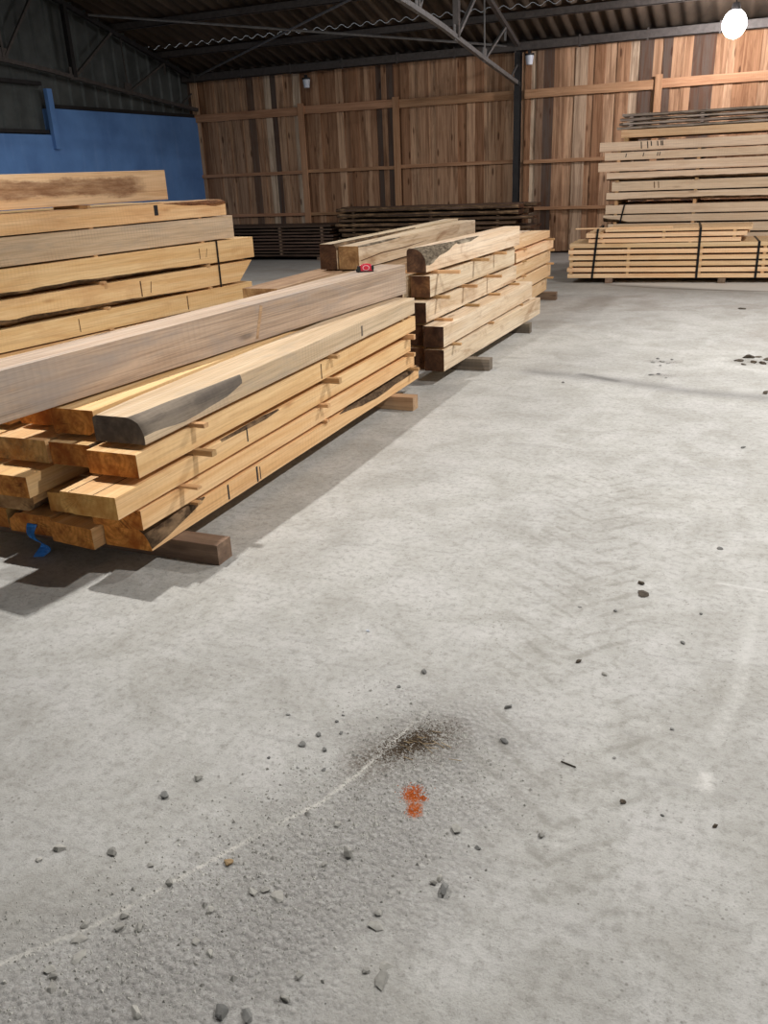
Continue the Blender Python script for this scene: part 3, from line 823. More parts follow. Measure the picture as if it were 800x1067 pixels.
for i in range(len(vs)):
    a, b = vs[i], vs[(i + 1) % len(vs)]
    bm.faces.new((a[0], b[0], b[1], a[1]))
bm_obj('drying_crack', bm, [CRACKM], d1)
timber('squared_timber', (-3.955, 7.98, .696), (-3.955, 12.0, .696), .19, .25, [W_PALE, E_DARK, BARK], 'pale timber with dark bark at its near end, left of the cracked timber', 'timber', 'two timbers on the low stack',
       wane={'tr': [(0, .05, .06), (.1, .05, .04), (.4, .02, .02), (.7, .003, .003)]})
stick((-3.83, 8.5, .923), (-3.83, 8.9, .93), .02, .006, 'thin bark splinter lying on the cracked pale timber', None, [W_DARK] * 3) if False else None

# ================================================================== STACK L (left)
ang = .14
def lx(y): return -4.9 - (8.0 - y) * ang
def l_timber(row, z, y0, y1, h, w, label, mats, off=0., **kw):
    xa, xb = lx(y0) - w / 2 - off, lx(y1) - w / 2 - off
    return timber('squared_timber', (xa, y0, z), (xb, y1, z), w, h, mats, label, 'timber', 'timbers of the left stack', **kw)
mL = [W_FRESH, E_YELLOW, BARK]
LZ = [('lowest', .1, .135, 7.9), ('fifth', .25, .14, 7.95), ('fourth', .405, .168, 8.0), ('third', .595, .195, 8.05), ('second', .815, .205, 8.1), ('upper', 1.035, .215, 7.85), ('top', 1.262, .15, 7.75)]
names = ['bottom-layer', 'second-layer', 'third-layer', 'fourth-layer', 'fifth-layer', 'sixth-layer', 'top-layer']
for k, (nm, z, h, y1) in enumerate(LZ):
    kw = {}
    m = mL
    lab = names[k] + ' timber on the front face of the left stack'
    if k == 6:
        kw['wane'] = {'tr': [(0, .003, .003), (.8, .003, .003), (.86, .05, .03), (.97, .07, .05), (1, .06, .04)]}
        m = [W_FRESH, E_YELLOW, BARK_RED]; lab = 'top-layer timber of the left stack with bark on its far top corner'
    if k == 5:
        m = [W_TOP, E_BROWN, BARK]; lab = 'pale greyish timber under the top layer of the left stack'
    if k == 4:
        kw['wane'] = {'br': [(0, .05, .05), (.25, .08, .03), (.5, .06, .035), (.75, .09, .02), (.85, .01, .008), (1, .003, .003)]}
        lab = 'left stack timber just below the pale greyish one, wavy lower edge'
    if k == 3:
        kw['wane'] = {'br': [(0, .08, .04), (.3, .1, .06), (.6, .07, .035), (.7, .05, .02), (.8, .01, .01), (1, .003, .003)]}
        kw['cut1'] = (-.3, 1.15)
        lab = 'left stack timber with a pointed slanting far end behind the strap'
    if k == 2:
        lab = 'third-layer timber of the left stack with the strap over its far end'
    kw['off'] = (0, 0, -.015, 0, 0, .03, .02)[k]
    o = l_timber(0, z, 3.4, y1 - (.17 if k == 3 else 0), h, .34, lab, m, **kw)
    for c in range(1, 3):
        l_timber(c, z, 3.5, y1 - .15 * c, h, .34, '%s timber in the %s row of the left stack' % (names[k], ('', 'middle', 'rear')[c]), mL, off=.385 * c)
    L = y1 - 3.4
    if k == 2: face_mark(o, .34, L * .79, .02, .15, .012, .0, 'stain_mark', CRACKM); face_mark(o, .34, L * .5, .03, .14, .008, 0, 'stain_mark', CRACKM)
    if k == 3: face_mark(o, .34, L * .66, .03, .17, .015, .0, 'stain_mark', CRACKM); face_mark(o, .34, L * .685, .05, .15, .008, .02, 'stain_mark', CRACKM)
    if k == 4: face_mark(o, .34, L * .83, .06, .16, .01, 0, 'stain_mark', CRACKM); face_mark(o, .34, L * .85, .07, .15, .006, .02, 'stain_mark', CRACKM)
    if k == 6: face_mark(o, .34, L * .78, .05, .14, .05, .0)
    if k > 0:
        zb = LZ[k - 1][1] + LZ[k - 1][2]
        for j, y in enumerate((3.9, 6.0, 7.35)):
            pr = ((.03, .05, .04)[j] if k < 5 else .0)
            a = (lx(y) - 1.1, y, zb + .0004); b = (lx(y) + pr - .03, y, zb + .0004)
            stick(a, b, .045, z - zb - .0008, '%s spacer stick above the %s of the left stack' % (('nearest', 'middle', 'farthest')[j], names[k - 1].replace('-', ' ')), 'spacer sticks of the left stack')
for j, y in enumerate((4.0, 7.3)):
    sleeper((lx(y) - 1.1, y, 0), (lx(y) + .02, y, 0), .1, .0985, [W_SLEEP] * 3, 'wooden sleeper under the %s part of the left stack' % ('near', 'far')[j])
# spacer + brown slab on top
for j, y in enumerate((4.6, 6.1)):
    stick((lx(y) - .5, y, 1.4125), (lx(y) - .12, y, 1.4125), .04, .028, '%s spacer stick under the brown slab on top of the left stack' % ('near', 'far')[j], 'spacer sticks of the left stack')
l_timber(0, 1.441, 3.4, 7.15, .262, .1, 'brown-stained slab standing on edge on top of the left stack', [W_SLAB, E_YELLOW, BARK], off=.2)

# straps
STRAP = plain('black_steel_band', srgb(26, 26, 28), .45, .5, 0, 20, .8)
def strap(name, center_a, y_axis, halfw, depth, z0, z1, label, wdt=.018, lean=0.):
    """closed band round a stack; center_a: front bottom point, y_axis: unit vector pointing into the stack"""
    d = Vector(y_axis).normalized(); u = Vector((d.y, -d.x, 0))
    p = Vector(center_a)
    c = [p + Vector((0, 0, z0)), p + Vector((0, 0, z1)) + u * lean, p + d * depth + Vector((0, 0, z1)) + u * lean, p + d * depth + Vector((0, 0, z0))]
    mid = sum(c, Vector()) / 4
    bm = bmesh.new()
    t = .003
    rows = []
    for q in c:
        dirv = (q - mid); dirv -= u * dirv.dot(u)
        sx = d * (1 if dirv.dot(d) > 0 else -1); sz = Vector((0, 0, 1 if dirv.z > 0 else -1))
        rows.append([bm.verts.new(q + u * s * wdt / 2 + (sx + sz) * e) for s in (-1, 1) for e in (0, t)])
    for i in range(4):
        a, b = rows[i], rows[(i + 1) % 4]
        for j, k in ((0, 1), (1, 3), (3, 2), (2, 0)):
            bm.faces.new((a[j], a[k], b[k], b[j]))
    return tag(bm_obj(name, bm, [STRAP]), label, 'strap', 'black straps round the bundles')
strap('steel_strap', (lx(7.5) + .006, 7.5, 0), (-1, ang, 0), 0, 1.15, .402, 1.023, 'black strap round the far end of the left stack', .022, .0)

# ================================================================== DARK STACK by the back wall (S)
rs = random.Random(5)
mS = [W_DARK, E_DARK, BARK]
NL = 10
zz = .079
for k in range(NL):
    for c in range(3):
        th = .032
        timber('weathered_board', (-10.6 + rs.uniform(-.05, .05), 15.84 + .3 * c, zz), (-7.7 + rs.uniform(-.04, .06), 15.84 + .3 * c, zz), .27, th, mS,
               'dark weathered board, %s layer up, %s row, left half of dark stack' % (ORD[k], ('front', 'middle', 'rear')[c]), 'board', 'boards of the dark stack', jit=.008, nseg=10)
    if k < NL - 1:
        for j, xx in enumerate((-10.0, -8.85, -7.9)):
            stick((xx, 15.69, zz + .0322), (xx, 16.55, zz + .0322), .05, .0296, '%s spacer in the %s gap of the dark board stack' % (('left', 'middle', 'right')[j], ORD[k]), 'spacers of the dark stack', [W_SLEEP] * 3)
    zz += .062
zz = .083
k = 0
while zz < .93:
    th = rs.uniform(.045, .075)
    for c in range(2):
        x0 = -7.55 + rs.uniform(-.12, .12); x1 = -3.75 + rs.uniform(-.35, .1)
        timber('bark_edged_slab', (x0, 15.92 + .44 * c, zz), (x1, 15.92 + .44 * c, zz), .42, th, mS,
               'dark bark-edged slab, %s layer up, %s row, right half of dark stack' % (ORD[k], ('front', 'rear')[c]), 'slab', 'slabs of the dark stack',
               wane={'tr': [(0, .03, th * .4), (.3, .05, th * .5), (.6, .02, th * .3), (1, .05, th * .5)], 'br': [(0, .04, th * .4), (.5, .02, th * .3), (1, .04, th * .4)]}, jit=.012, nseg=24)
    if zz + th + .03 < .93:
        for j, xx in enumerate((-7.2, -5.6, -4.3)):
            stick((xx, 15.72, zz + th + .0095), (xx, 16.5, zz + th + .0095), .05, .0105, '%s spacer above the %s slab layer of the dark stack' % (('left', 'middle', 'right')[j], ORD[k]), 'spacers of the dark stack', [W_SLEEP] * 3)
    zz += th + .03
    k += 1
for j, xx in enumerate((-10.2, -8.0, -7.2, -4.2)):
    sleeper((xx, 15.72, 0), (xx, 16.6, 0), .1, .0695, [W_SLEEP] * 3, '%s sleeper under the dark stack by the back wall' % ('leftmost', 'second', 'third', 'rightmost')[j])

# ================================================================== PLANK PACK R + TALL STACK T (right)
def ry(x): return 12.5 + (x + 2.38) * .075
mR = [W_BOARD, E_BROWN, BARK]
def xt(name, x0, x1, yf, z, w, h, label, group, mats=mR, cat='plank', rot=True, **kw):
    y0 = (ry(x0) if rot else 0) + yf + w / 2
    y1 = (ry(x1) if rot else 0) + yf + w / 2
    return timber(name, (x0, y0, z), (x1, y1, z), w, h, mats, label, cat, group, **kw)
rr = random.Random(3)
zR = .075
RX1 = 2.1
for k in range(6):
    for c in range(3):
        xt('sawn_plank', -2.38 + rr.uniform(-.015, .02), RX1 + rr.uniform(-.1, .1), .3 * c, zR, .28, .056,
           'plank in the %s layer from the floor, %s row, of the strapped plank pack' % (ORD[k], ('front', 'middle', 'rear')[c]), 'planks of the strapped pack', jit=.002)
    zR += .056
    nxt = .026
    for j, xx in enumerate((-2.33, -1.55, -.6, .2, 1.4)):
        if k < 5:
            stick((xx, ry(xx) - .006 + .01 * (j % 2), zR + .0004), (xx - .06, ry(xx) + .87, zR + .0004), .04, nxt - .0008, '%s spacer from left in the %s gap up of the plank pack' % (ORD[j], ORD[k]), 'spacers of the plank pack')
    zR += nxt
zR -= .026
for j, xx in enumerate((-1.8, -.3, 1.4)):
    sleeper((xx, ry(xx) + .0, 0), (xx, ry(xx) + .9, 0), .1, .071, [W_SLEEP] * 3, '%s sleeper under the strapped plank pack' % ('left', 'middle', 'right')[j])
zq = zR + .012
for j, xx in enumerate((-1.9, -.75)):
    stick((xx, ry(xx) + .01, zR + .0003), (xx - .05, ry(xx) + .85, zR + .0003), .04, .0112, '%s spacer under the upper bundle of the plank pack' % ('left', 'right')[j], 'spacers of the plank pack')
for k in range(3):
    for c in range(3):
        xt('sawn_plank', (-2.13, -2.16, -1.9)[k] + rr.uniform(-.01, .02), -.02 + rr.uniform(-.06, .03) - .05 * (k == 0), .01 + .29 * c, zq, .27, (.05, .055, .035)[k],
           'plank in the %s layer, %s row, of the short bundle on the plank pack' % (('lower', 'middle', 'upper')[k], ('front', 'middle', 'rear')[c]), 'planks of the short upper bundle', jit=.002)
    zq += (.05, .055, .035)[k]
    if k < 2:
        for j, xx in enumerate((-1.93, -1.1, -.2)):
            stick((xx, ry(xx) + .004, zq + .0004), (xx - .05, ry(xx) + .86, zq + .0004), .04, .0192, '%s spacer above the %s layer of the short upper bundle' % (('left', 'middle', 'right')[j], ('lower', 'middle')[k]), 'spacers of the plank pack')
        zq += .02
stick((-2.3, ry(-2.2) + .06, zq + .0005), (-1.0, ry(-1) + .12, zq + .0005), .03, .018, 'thin pale lath lying on the plank pack, its left end sticking out', None, mR)
strap('steel_strap', (-2.03, ry(-2.03) - .008, 0), (-.075, 1, 0), 0, .9, .07, zq + .004, 'left black strap round the plank pack', .03, .05)
strap('steel_strap', (-.63, ry(-.63) - .008, 0), (-.075, 1, 0), 0, .9, .07, zq + .004, 'middle black strap round the plank pack', .03)
strap('steel_strap', (.12, ry(.12) - .008, 0), (-.075, 1, 0), 0, .9, .07, zR + .0005, 'right black strap round the plank pack', .03)

mT = [wood('greyed_yellow_timber', srgb(240, 218, 188), srgb(228, 202, 168), srgb(158, 126, 94), srgb(192, 160, 126), .45, .08), E_BROWN, BARK]
TL = [ # x0, z, h, front y offset, label
    (-2.1, .1, .14, .0, 'bottom'), (-2.1, .27, .14, .0, 'second lowest'), (-2.05, .44, .13, .02, 'third lowest'),
    (-2.05, .595, .12, .0, 'lowest visible'), (-2.13, .742, .1, 0, 'second visible'), (-2.1, .862, .125, 0, 'third visible'), (-2.1, 1.05, .115, 0, 'fourth visible'),
    (-2.03, 1.185, .135, .03, 'fifth visible'), (-2.11, 1.34, .108, 0, 'sixth visible'), (-2.24, 1.468, .125, -.02, 'seventh visible'),
    (-2.155, 1.62, .108, 0, 'second from top'), (-2.235, 1.748, .125, -.01, 'uppermost thick')]
for k, (x0, z, h, dy, nm) in enumerate(TL):
    for c in range(3):
        kw = {}
        if c == 0 and k in (6, 8): kw['wane'] = {'br': [(0, .05, .02), (.3, .08, .035), (.5, .06, .03), (.7, .08, .03), (1, .05, .02)]}
        if c == 0 and k == 4: kw['wane'] = {'br': [(0, .14, .07), (.04, .1, .05), (.08, .003, .003)]}
        o = timber('squared_timber', (x0 + .05 * c, 13.9 + dy + .2 + .42 * c, z), (2.5, 13.9 + dy + .2 + .42 * c, z), .4, h, mT,
               '%s timber, %s row, of the tall stack behind the plank pack' % (nm, ('front', 'middle', 'rear')[c]), 'timber', 'timbers of the tall stack', **kw)
        if c == 0 and k == 11:
            for q in (.6, .69, .74, .83, .88, .9): face_mark(o, .4, q, .02 + .03 * (q > .7), .115, .014, -.01)
        if c == 0 and k == 10:
            for q in (.55, .75, .78, .3): face_mark(o, .4, q, .04, .09, .012, .01)
        if c == 0 and k == 7:
            for q in (.62, .68): face_mark(o, .4, q, .03, .12, .012, -.01, 'stain_mark', CRACKM)
    if k:
        zb = TL[k - 1][1] + TL[k - 1][2]
        for j, xx in enumerate((-1.95, -.82, 1.2)):
            stick((xx, 13.905, zb + .0004), (xx, 15.1, zb + .0004), .045, z - zb - .0008, '%s spacer under the %s layer of the tall stack' % (('left', 'middle', 'right')[j], nm), 'spacers of the tall stack')
for j, xx in enumerate((-1.8, 0, 2)):
    sleeper((xx, 13.95, 0), (xx, 15.1, 0), .1, .0995, [W_SLEEP] * 3, '%s sleeper under the tall stack' % ('left', 'middle', 'right')[j])
zt = 1.873
for j, xx in enumerate((-1.86, .9)):
    stick((xx, 13.93, zt + .0005), (xx, 15.1, zt + .0005), .06, .052, '%s thick spacer under the yellow timber on top of the tall stack' % ('left', 'right')[j], 'spacers of the tall stack')
for c in range(3):
    timber('squared_timber', (-1.94 + .04 * c, 14.15 + .42 * c, zt + .054), (2.4, 14.15 + .42 * c, zt + .054), .4, .105, mR, '%s yellow timber on top of the tall stack beneath the rough laths' % ('front', 'middle', 'rear')[c], 'timber', 'timbers of the tall stack')
W_LATH = wood('rough_grey_lath', srgb(206, 192, 178), srgb(168, 152, 140), srgb(84, 72, 64), srgb(120, 106, 96), .7, .1, .2)
zt = 2.042
for k in range(4):
    for c in range(3):
        timber('rough_lath', (-1.96 + rs.uniform(-.05, .1), 13.99 + .16 * c, zt), (2.3 + rs.uniform(-.2, .2), 13.99 + .16 * c, zt), .14, .034, [W_LATH, E_GREY, BARK_GREY],
               'rough grey lath, %s layer, %s row, in the bundle on the tall stack' % (ORD[k], ('front', 'middle', 'rear')[c]), 'lath', 'rough laths on the tall stack',
               wane={'tr': [(0, .012, .01), (.5, .02, .014), (1, .012, .01)], 'br': [(0, .01, .008), (1, .016, .012)]}, jit=.008, nseg=30)
    zt += .034
    if k < 3:
        for j, xx in enumerate((-1.8, -.82, .7)):
            stick((xx, 13.9, zt + .004), (xx, 14.4, zt + .004), .05, .014, '%s spacer above the %s rough lath layer' % (('left', 'middle', 'right')[j], ORD[k]), 'spacers of the rough laths', [W_LATH] * 3)
        zt += .022
strap('steel_strap', (-1.87, 13.888, 0), (0, 1, 0), 0, 1.27, .736, .99, 'short black strap on the left end of the tall stack', .022, .05)

# ================================================================== LAMPS AND SMALL FITTINGS
def emit(name, col, st):
    m = bpy.data.materials.new(name); m.use_nodes = True
    nt = m.node_tree
    b = nt.nodes['Principled BSDF']
    b.inputs['Base Color'].default_value = (.9, .9, .9, 1)
    b.inputs['Emission Color'].default_value = col
    b.inputs['Emission Strength'].default_value = st
    return m
LAMP_COL = (1, .98, .97, 1)
GLOW = emit('flood_lamp_glow', (1, .955, .975, 1), 255)
def flood_lamp(loc, label, rad=.17):  # globe form made up to match the flood lamp's glare and all-round light
    e = bpy.data.objects.new('hanging_flood_lamp', None)
    COL.objects.link(e); e.location = loc
    bm = bmesh.new()
    bmesh.ops.create_uvsphere(bm, u_segments=32, v_segments=20, radius=rad)
    for v in bm.verts: v.co.z *= 1.12
    for f in bm.faces: f.smooth = True
    bm_obj('glare_globe', bm, [GLOW], e)
    bm = bmesh.new()
    bmesh.ops.create_cone(bm, cap_ends=True, segments=24, radius1=.075, radius2=.05, depth=.1, matrix=Matrix.Translation((0, 0, rad * 1.12 + .035)))
    bm_obj('cap', bm, [DARKS], e)
    bm = bmesh.new()
    tube_bm(bm, (0, 0, rad * 1.12 + .08), (0, 0, roofz(loc[1]) - .02 - loc[2]), .012, 8)
    bm_obj('hanger_rod', bm, [DARKS], e)
    tag(e, label, 'lamp')
flood_lamp((-.567, 15.2, 3.43), 'glaring white lamp under the roof at the right, above the tall stack')
def add_unseen_lamp(loc, power, tgt=None, size=.3):
    l = bpy.data.lights.new('unseen_lamp', 'AREA')
    l.shape = 'RECTANGLE'; l.size = size; l.size_y = size * .7
    l.energy = power; l.color = LAMP_COL[:3]
    o = bpy.data.objects.new('unseen_lamp', l); COL.objects.link(o)
    t = Vector(tgt) if tgt else Vector(loc) - Vector((0, 0, 1))
    q = (t - Vector(loc)).to_track_quat('-Z', 'Y')
    o.matrix_world = Matrix.Translation(loc) @ q.to_matrix().to_4x4()
    return o
add_unseen_lamp((-3.85, 3.15, 4.6), 205, None, .13)
add_unseen_lamp((1.5, 3.5, 4.5), 200, None, .15)
add_unseen_lamp((1.6, 8.2, 4.6), 340)  # added lamp, evens the floor light and brightens the tall stack's front
add_unseen_lamp((-6.3, 10.2, 4.5), 160)  # added lamp, brightens the blue wall and the left of the back wall

WHITE = plain('white_plastic', srgb(206, 212, 222), .4, 0, 0, 20, .9)
def fitting(x, z, label):
    e = bpy.data.objects.new('wall_lamp', None)
    COL.objects.link(e); e.location = (x, 16.74, z)
    bm = bmesh.new()
    bmesh.ops.create_cone(bm, cap_ends=True, segments=20, radius1=.055, radius2=.075, depth=.15)
    bm_obj('glass_cover', bm, [WHITE], e, .008)
    bm = bmesh.new()
    bmesh.ops.create_cone(bm, cap_ends=True, segments=20, radius1=.085, radius2=.085, depth=.03, matrix=Matrix.Translation((0, 0, .09)))
    box_bm(bm, (-.03, -.02, .1), (.03, .0, .16))
    bm_obj('cap', bm, [DARKS], e)
    tag(e, label, 'lamp')
fitting(-4.02, 3.36, 'small white unlit lamp on the eave right of the column')
fitting(-8.54, 3.3, 'small white unlit lamp high on the left half of the board wall')

# ================================================================== FLOOR DEBRIS
CAM_P = (-4.09112359e-01, 3.86104292e-01, -4.34882236e-02, 8.70588685e+02)
CAM_H = 1.6
def cam_axes():
    yaw, pit, rol, f = CAM_P
    cy, sy = math.cos(yaw), math.sin(yaw)
    fwd = Vector((sy * math.cos(pit), cy * math.cos(pit), -math.sin(pit)))
    r = Vector((cy, -sy, 0)); u = r.cross(fwd)
    r2 = math.cos(rol) * r + math.sin(rol) * u
    u2 = -math.sin(rol) * r + math.cos(rol) * u
    return r2, u2, -fwd
R_, U_, B_ = cam_axes()
def on_floor(px, py):
    d = R_ * (px - 400) - U_ * (py - 533.5) - B_ * CAM_P[3]
    t = -CAM_H / d.z
    return Vector((0, 0, CAM_H)) + d * t, t * CAM_P[3]

STONE = plain('grey_gravel_stone', srgb(164, 161, 152), .85, 0, .22, 60, .7)
STONE_D = plain('dark_gravel_stone', srgb(128, 127, 122), .85, 0, .15, 60, .7)
CLOD = plain('dark_earth_clod', srgb(84, 74, 62), .95, 0, .25, 50, .55)
BROWNST = plain('brown_chip', srgb(150, 126, 92), .9, 0, .2, 60, .7)
def stone(px, py, dpx, mat, label, group, cat='stone', name='stone', flat=.55):
    p, depth = on_floor(px, py)
    r = dpx / 2 * depth / CAM_P[3]
    bm = bmesh.new()
    ax = Vector((random.uniform(.95, 1.25), random.uniform(.65, 1.0), flat * random.uniform(.7, 1.1)))
    for _ in range(random.randint(13, 22)):
        v = Vector((random.gauss(0, 1), random.gauss(0, 1), random.gauss(0, 1))).normalized() * random.uniform(.82, 1.05)
        bm.verts.new((v.x * ax.x * r, v.y * ax.y * r, v.z * ax.z * r))
    res = bmesh.ops.convex_hull(bm, input=bm.verts[:])
    bmesh.ops.delete(bm, geom=[v for v in bm.verts if not v.link_faces], context='VERTS')
    zmin = min(v.co.z for v in bm.verts)
    for v in bm.verts: v.co.z -= zmin
    o = bm_obj(name, bm, [mat])
    o.location = (p.x, p.y, -.2 * r)
    o.rotation_euler = (0, 0, random.uniform(0, 6.28))
    tag(o, label, cat, group)
    return o
BIG = [  # px, py, d, material, label
    (398, 1022, 26, STONE, 'largest flat grey stone, at bottom centre of the floor'), (390, 965, 18, STONE, 'angular grey stone above the largest flat stone at bottom centre'),
    (404, 1006, 20, STONE, 'pale stone touching the upper edge of the largest flat stone'), (364, 890, 18, STONE, 'rounded grey stone below the orange spot, left of it'),
    (462, 929, 16, STONE_D, 'dark grey stone, lowest of three in a cluster right of centre'), (459, 916, 11, STONE, 'upper stone of the three-stone cluster right of centre'),
    (451, 920, 10, STONE, 'left stone of the three-stone cluster right of centre'), (232, 1057, 20, STONE_D, 'left one of two dark stones at the bottom edge of the floor'),
    (257, 1059, 20, STONE_D, 'right one of two dark stones at the bottom edge of the floor'), (141, 1056, 18, STONE, 'grey stone at the bottom edge, left of the two dark stones'),
    (82, 997, 20, STONE, 'wide flat stone near the left end of the pale floor line'), (83, 979, 16, STONE, 'stone just above the wide flat stone near the pale floor line'),
    (475, 865, 13, STONE, 'grey stone right of the orange spot'), (172, 829, 13, STONE_D, 'lone wedge-shaped stone left of the dirt, larger of two'),
    (207, 812, 11, STONE, 'lone upright stone left of the dirt, smaller of two'), (289, 934, 17, STONE, 'tilted stone right of the flat chips below the pale line'),
    (62, 885, 13, STONE, 'elongated stone at the left edge of the floor'), (117, 889, 12, STONE, 'oval stone left of the pale floor line'),
    (238, 899, 12, BROWNST, 'brownish chip just below the pale floor line'), (178, 920, 13, STONE, 'half-round chip lying on the pale floor line'),
    (525, 773, 11, STONE_D, 'single round stone right of the dark dirt'), (773, 322, 8, CLOD, 'small dark flat chip on the floor before the plank pack'),
    (670, 619, 15, CLOD, 'small flat dark clod pair on the right of the floor, larger part'), (668, 608, 9, CLOD, 'small round dark clod on the right of the floor'),
    (630, 703, 8, STONE, 'small pale stone right of the floor centre'), (603, 690, 7, CLOD, 'tiny black crumb right of the floor centre'),
    (746, 861, 9, CLOD, 'small dark crumb low on the right of the floor'), (649, 836, 8, CLOD, 'small dark crumb beside a thin twig low on the right'),
    (564, 871, 9, STONE, 'small grey stone low and right of the orange spot'), (798, 410, 10, CLOD, 'brown clod cut by the right edge of the picture')]
for q in BIG:
    stone(q[0], q[1], q[2], q[3], q[4], None, flat=.35 if 'flat' in q[4] else .6)
SMALL = [(41, 896, 8), (52, 1011, 13), (56, 1019, 12), (54, 1030, 13), (129, 955, 12), (125, 967, 13), (145, 967, 11), (219, 994, 11), (204, 981, 11),
         (264, 930, 13), (277, 928, 11), (219, 949, 11), (88, 964, 10), (157, 902, 8), (394, 952, 10), (381, 1012, 9), (297, 1042, 12), (312, 1017, 11), (338, 901, 9), (321, 848, 10), (351, 859, 10), (437, 814, 7)]
for a in SMALL: stone(*a, STONE, 'small grey stone among the gravel below the pale floor line', 'small stones below the pale floor line')
SPECK = [(315, 776, 9), (332, 766, 7), (338, 782, 8), (337, 802, 7), (355, 764, 6), (351, 752, 5), (358, 745, 6), (415, 716, 6), (442, 701, 9), (300, 745, 5), (310, 800, 5), (280, 790, 5)]
for a in SPECK: stone(*a, STONE_D, 'tiny dark crumb scattered on clean floor up and left of the dirt', 'crumbs left of the dirt')
SP2 = [(529, 738, 9), (711, 670, 7), (604, 633, 5), (641, 637, 5), (750, 572, 9), (774, 467, 6), (586, 399, 4), (498, 884, 7), (640, 790, 5), (700, 760, 5), (730, 640, 5), (690, 850, 5)]
for a in SP2: stone(*a, STONE_D, 'tiny grey crumb lying alone on the right half of the floor', 'crumbs on the right half')
for k, a in enumerate([(770, 376, 11), (780, 373, 12), (790, 372, 10), (800, 375, 12), (785, 378, 9), (794, 379, 9), (775, 380, 7)]):
    stone(*a, CLOD, 'dark earth clod in the heap at the right edge of the floor', 'earth clods at the right edge', 'clod', 'earth_clod', .45)
for a in [(680, 378, 6), (685, 374, 5), (690, 377, 7), (696, 379, 6), (700, 375, 4), (688, 381, 5), (678, 391, 5), (686, 390, 6), (694, 394, 4)]:
    stone(*a, STONE_D, 'grey crumb in the little scatter left of the dark clod heap', 'crumbs left of the clod heap', 'crumb', 'earth_crumb', .4)
stone(383, 658, 5, WHITE, 'tiny white chip alone in the middle of the floor', None)

def crumbs(name, n, sample, sizes, mat, label, cat):
    bm = bmesh.new()
    rg = random.Random(hash(name) % 1000 + 3) if False else random.Random(len(name) * 17 + n)
    for _ in range(n):
        x, y, k = sample(rg)
        s = rg.uniform(*sizes) * k
        a = rg.uniform(0, 6.28)
        c, q = math.cos(a), math.sin(a)
        pts = []
        for dx, dy, dz in ((1, 0, -.1), (-.2, .9, -.1), (-.9, -.2, -.1), (.1, -.9, -.1), (0, .1, .75)):
            dx *= rg.uniform(.6, 1.1); dy *= rg.uniform(.6, 1.1)
            pts.append(bm.verts.new((x + s * (dx * c - dy * q), y + s * (dx * q + dy * c), max(-.0005, s * dz * rg.uniform(.6, 1.1)))))
        for f in ((0, 1, 4), (1, 2, 4), (2, 3, 4), (3, 0, 4)):
            bm.faces.new([pts[i] for i in f])
        bm.faces.new((pts[3], pts[2], pts[1], pts[0]))
    o = bm_obj(name, bm, [mat])
    tag(o, label, cat, None, 'stuff')
    return o
LINE = [(-1.7, .6), (-1.235, 1.05), (-1.018, 1.442), (-.861, 1.779), (-.75, 2.1)]
def samp_band(rg):
    t = rg.random() ** .8 * (len(LINE) - 1.001)
    i = int(t); f = t - i
    a, b = LINE[i], LINE[i + 1]
    x = a[0] + f * (b[0] - a[0]); y = a[1] + f * (b[1] - a[1])
    o = rg.gauss(.12, .16)
    return x + .8 * o, y - .5 * o, (.5 + abs(rg.gauss(0, .6)))
crumbs('gravel', 9000, samp_band, (.0012, .0046), plain('gravel_grey', srgb(190, 187, 178), .9, 0, 0, 40, .62), 'fine grey gravel scattered along the pale floor line in the foreground', 'gravel')
crumbs('pebbles', 420, samp_band, (.0035, .0062), STONE, 'coarse grey pebbles lying thickly around the pale floor line', 'pebbles')
def samp_wide(rg):
    return rg.uniform(-1.6, .5), rg.uniform(.7, 5), .4 + abs(rg.gauss(0, .5))
crumbs('grit', 900, samp_wide, (.001, .003), STONE_D, 'fine grit sprinkled over the whole foreground floor', 'grit')
EARTH = plain('brown_dirt_and_sawdust', srgb(92, 76, 58), .95, 0, 0, 90, .5)
def samp_dirt(rg):
    a = rg.uniform(0, 6.28); r = abs(rg.gauss(0, .55))
    u = math.cos(a) * r * .12; v = math.sin(a) * r * .06
    return -.775 + u * .55 - v * .83, 1.925 + u * .83 + v * .55, 1
crumbs('dirt', 3400, samp_dirt, (.0012, .004), EARTH, 'patch of brown dirt and bark dust swept up beside the pale line', 'dirt')
RUST = plain('orange_rusty_crumbs', srgb(204, 104, 30), .9, 0, 0, 90, .6)
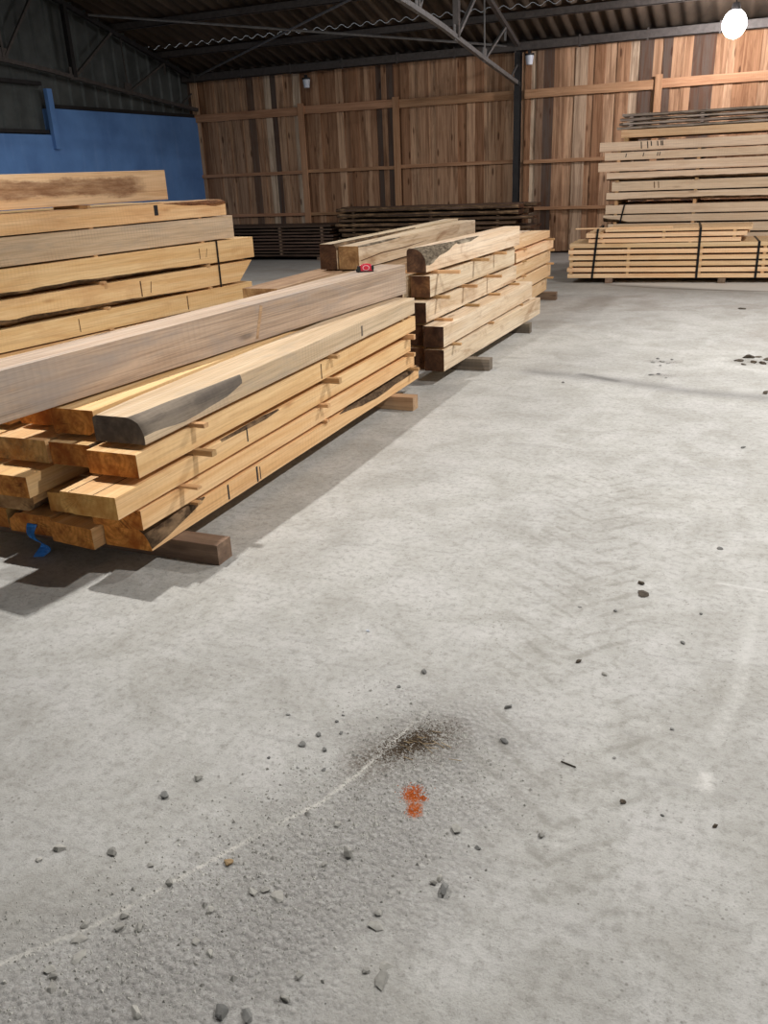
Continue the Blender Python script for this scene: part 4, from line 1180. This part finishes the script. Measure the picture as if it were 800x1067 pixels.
def samp_rust(rg):
    u = rg.random()
    if u < .66: return rg.gauss(-.697, .014), rg.gauss(1.722, .017), 1
    if u < .76: return rg.gauss(-.66, .006), rg.gauss(1.71, .006), 1
    return rg.gauss(-.672, .008), rg.gauss(1.655, .011), .9
crumbs('rust_crumbs', 1000, samp_rust, (.0012, .0034), RUST, 'bright orange crumbs in a small spot below the dirt patch', 'crumbs')
TW = plain('pale_straw', srgb(168, 146, 112), .8, 0, .25, 30, .7)
rt = random.Random(8)
for k in range(16):
    x, y = -.735 + rt.gauss(0, .035), 1.92 + rt.gauss(0, .03)
    a = rt.gauss(-.5, .5); L = rt.uniform(.012, .035)
    bm = bmesh.new()
    tube_bm(bm, (-L * math.cos(a), -L * math.sin(a), .003), (L * math.cos(a), L * math.sin(a), .004 + rt.random() * .004), .0011, 5)
    o = bm_obj('straw', bm, [TW]); o.location = (x, y, 0)
    tag(o, 'short pale wood splinter lying in the brown dirt patch', 'splinter', 'splinters in the dirt')
p, _ = on_floor(592, 797)
bm = bmesh.new(); tube_bm(bm, (-.022, .006, .0025), (.022, -.006, .003), .002, 6)
o = bm_obj('twig', bm, [CLOD]); o.location = p
tag(o, 'single thin dark twig low on the right half of the floor', 'twig')

# ================================================================== CAMERA, WORLD, VIEW
cd = bpy.data.cameras.new('camera')
cd.sensor_fit = 'HORIZONTAL'; cd.sensor_width = 36
cd.lens = CAM_P[3] / 800 * 36
cd.clip_end = 200
cam = bpy.data.objects.new('camera', cd)
COL.objects.link(cam)
M = Matrix((R_, U_, B_)).transposed().to_4x4()
M.translation = Vector((0, 0, CAM_H))
cam.matrix_world = M
SC.camera = cam
w = bpy.data.worlds.new('world'); SC.world = w
w.use_nodes = True
w.node_tree.nodes['Background'].inputs[0].default_value = (.9, .94, 1, 1)
w.node_tree.nodes['Background'].inputs[1].default_value = .38
SC.view_settings.view_transform = 'Standard'
SC.view_settings.look = 'None'
SC.view_settings.exposure = 0
SC.view_settings.gamma = 1
SC.view_settings.use_curve_mapping = False
SC.cycles.use_denoising = True
SC.cycles.max_bounces = 8
SC.cycles.sample_clamp_indirect = 8
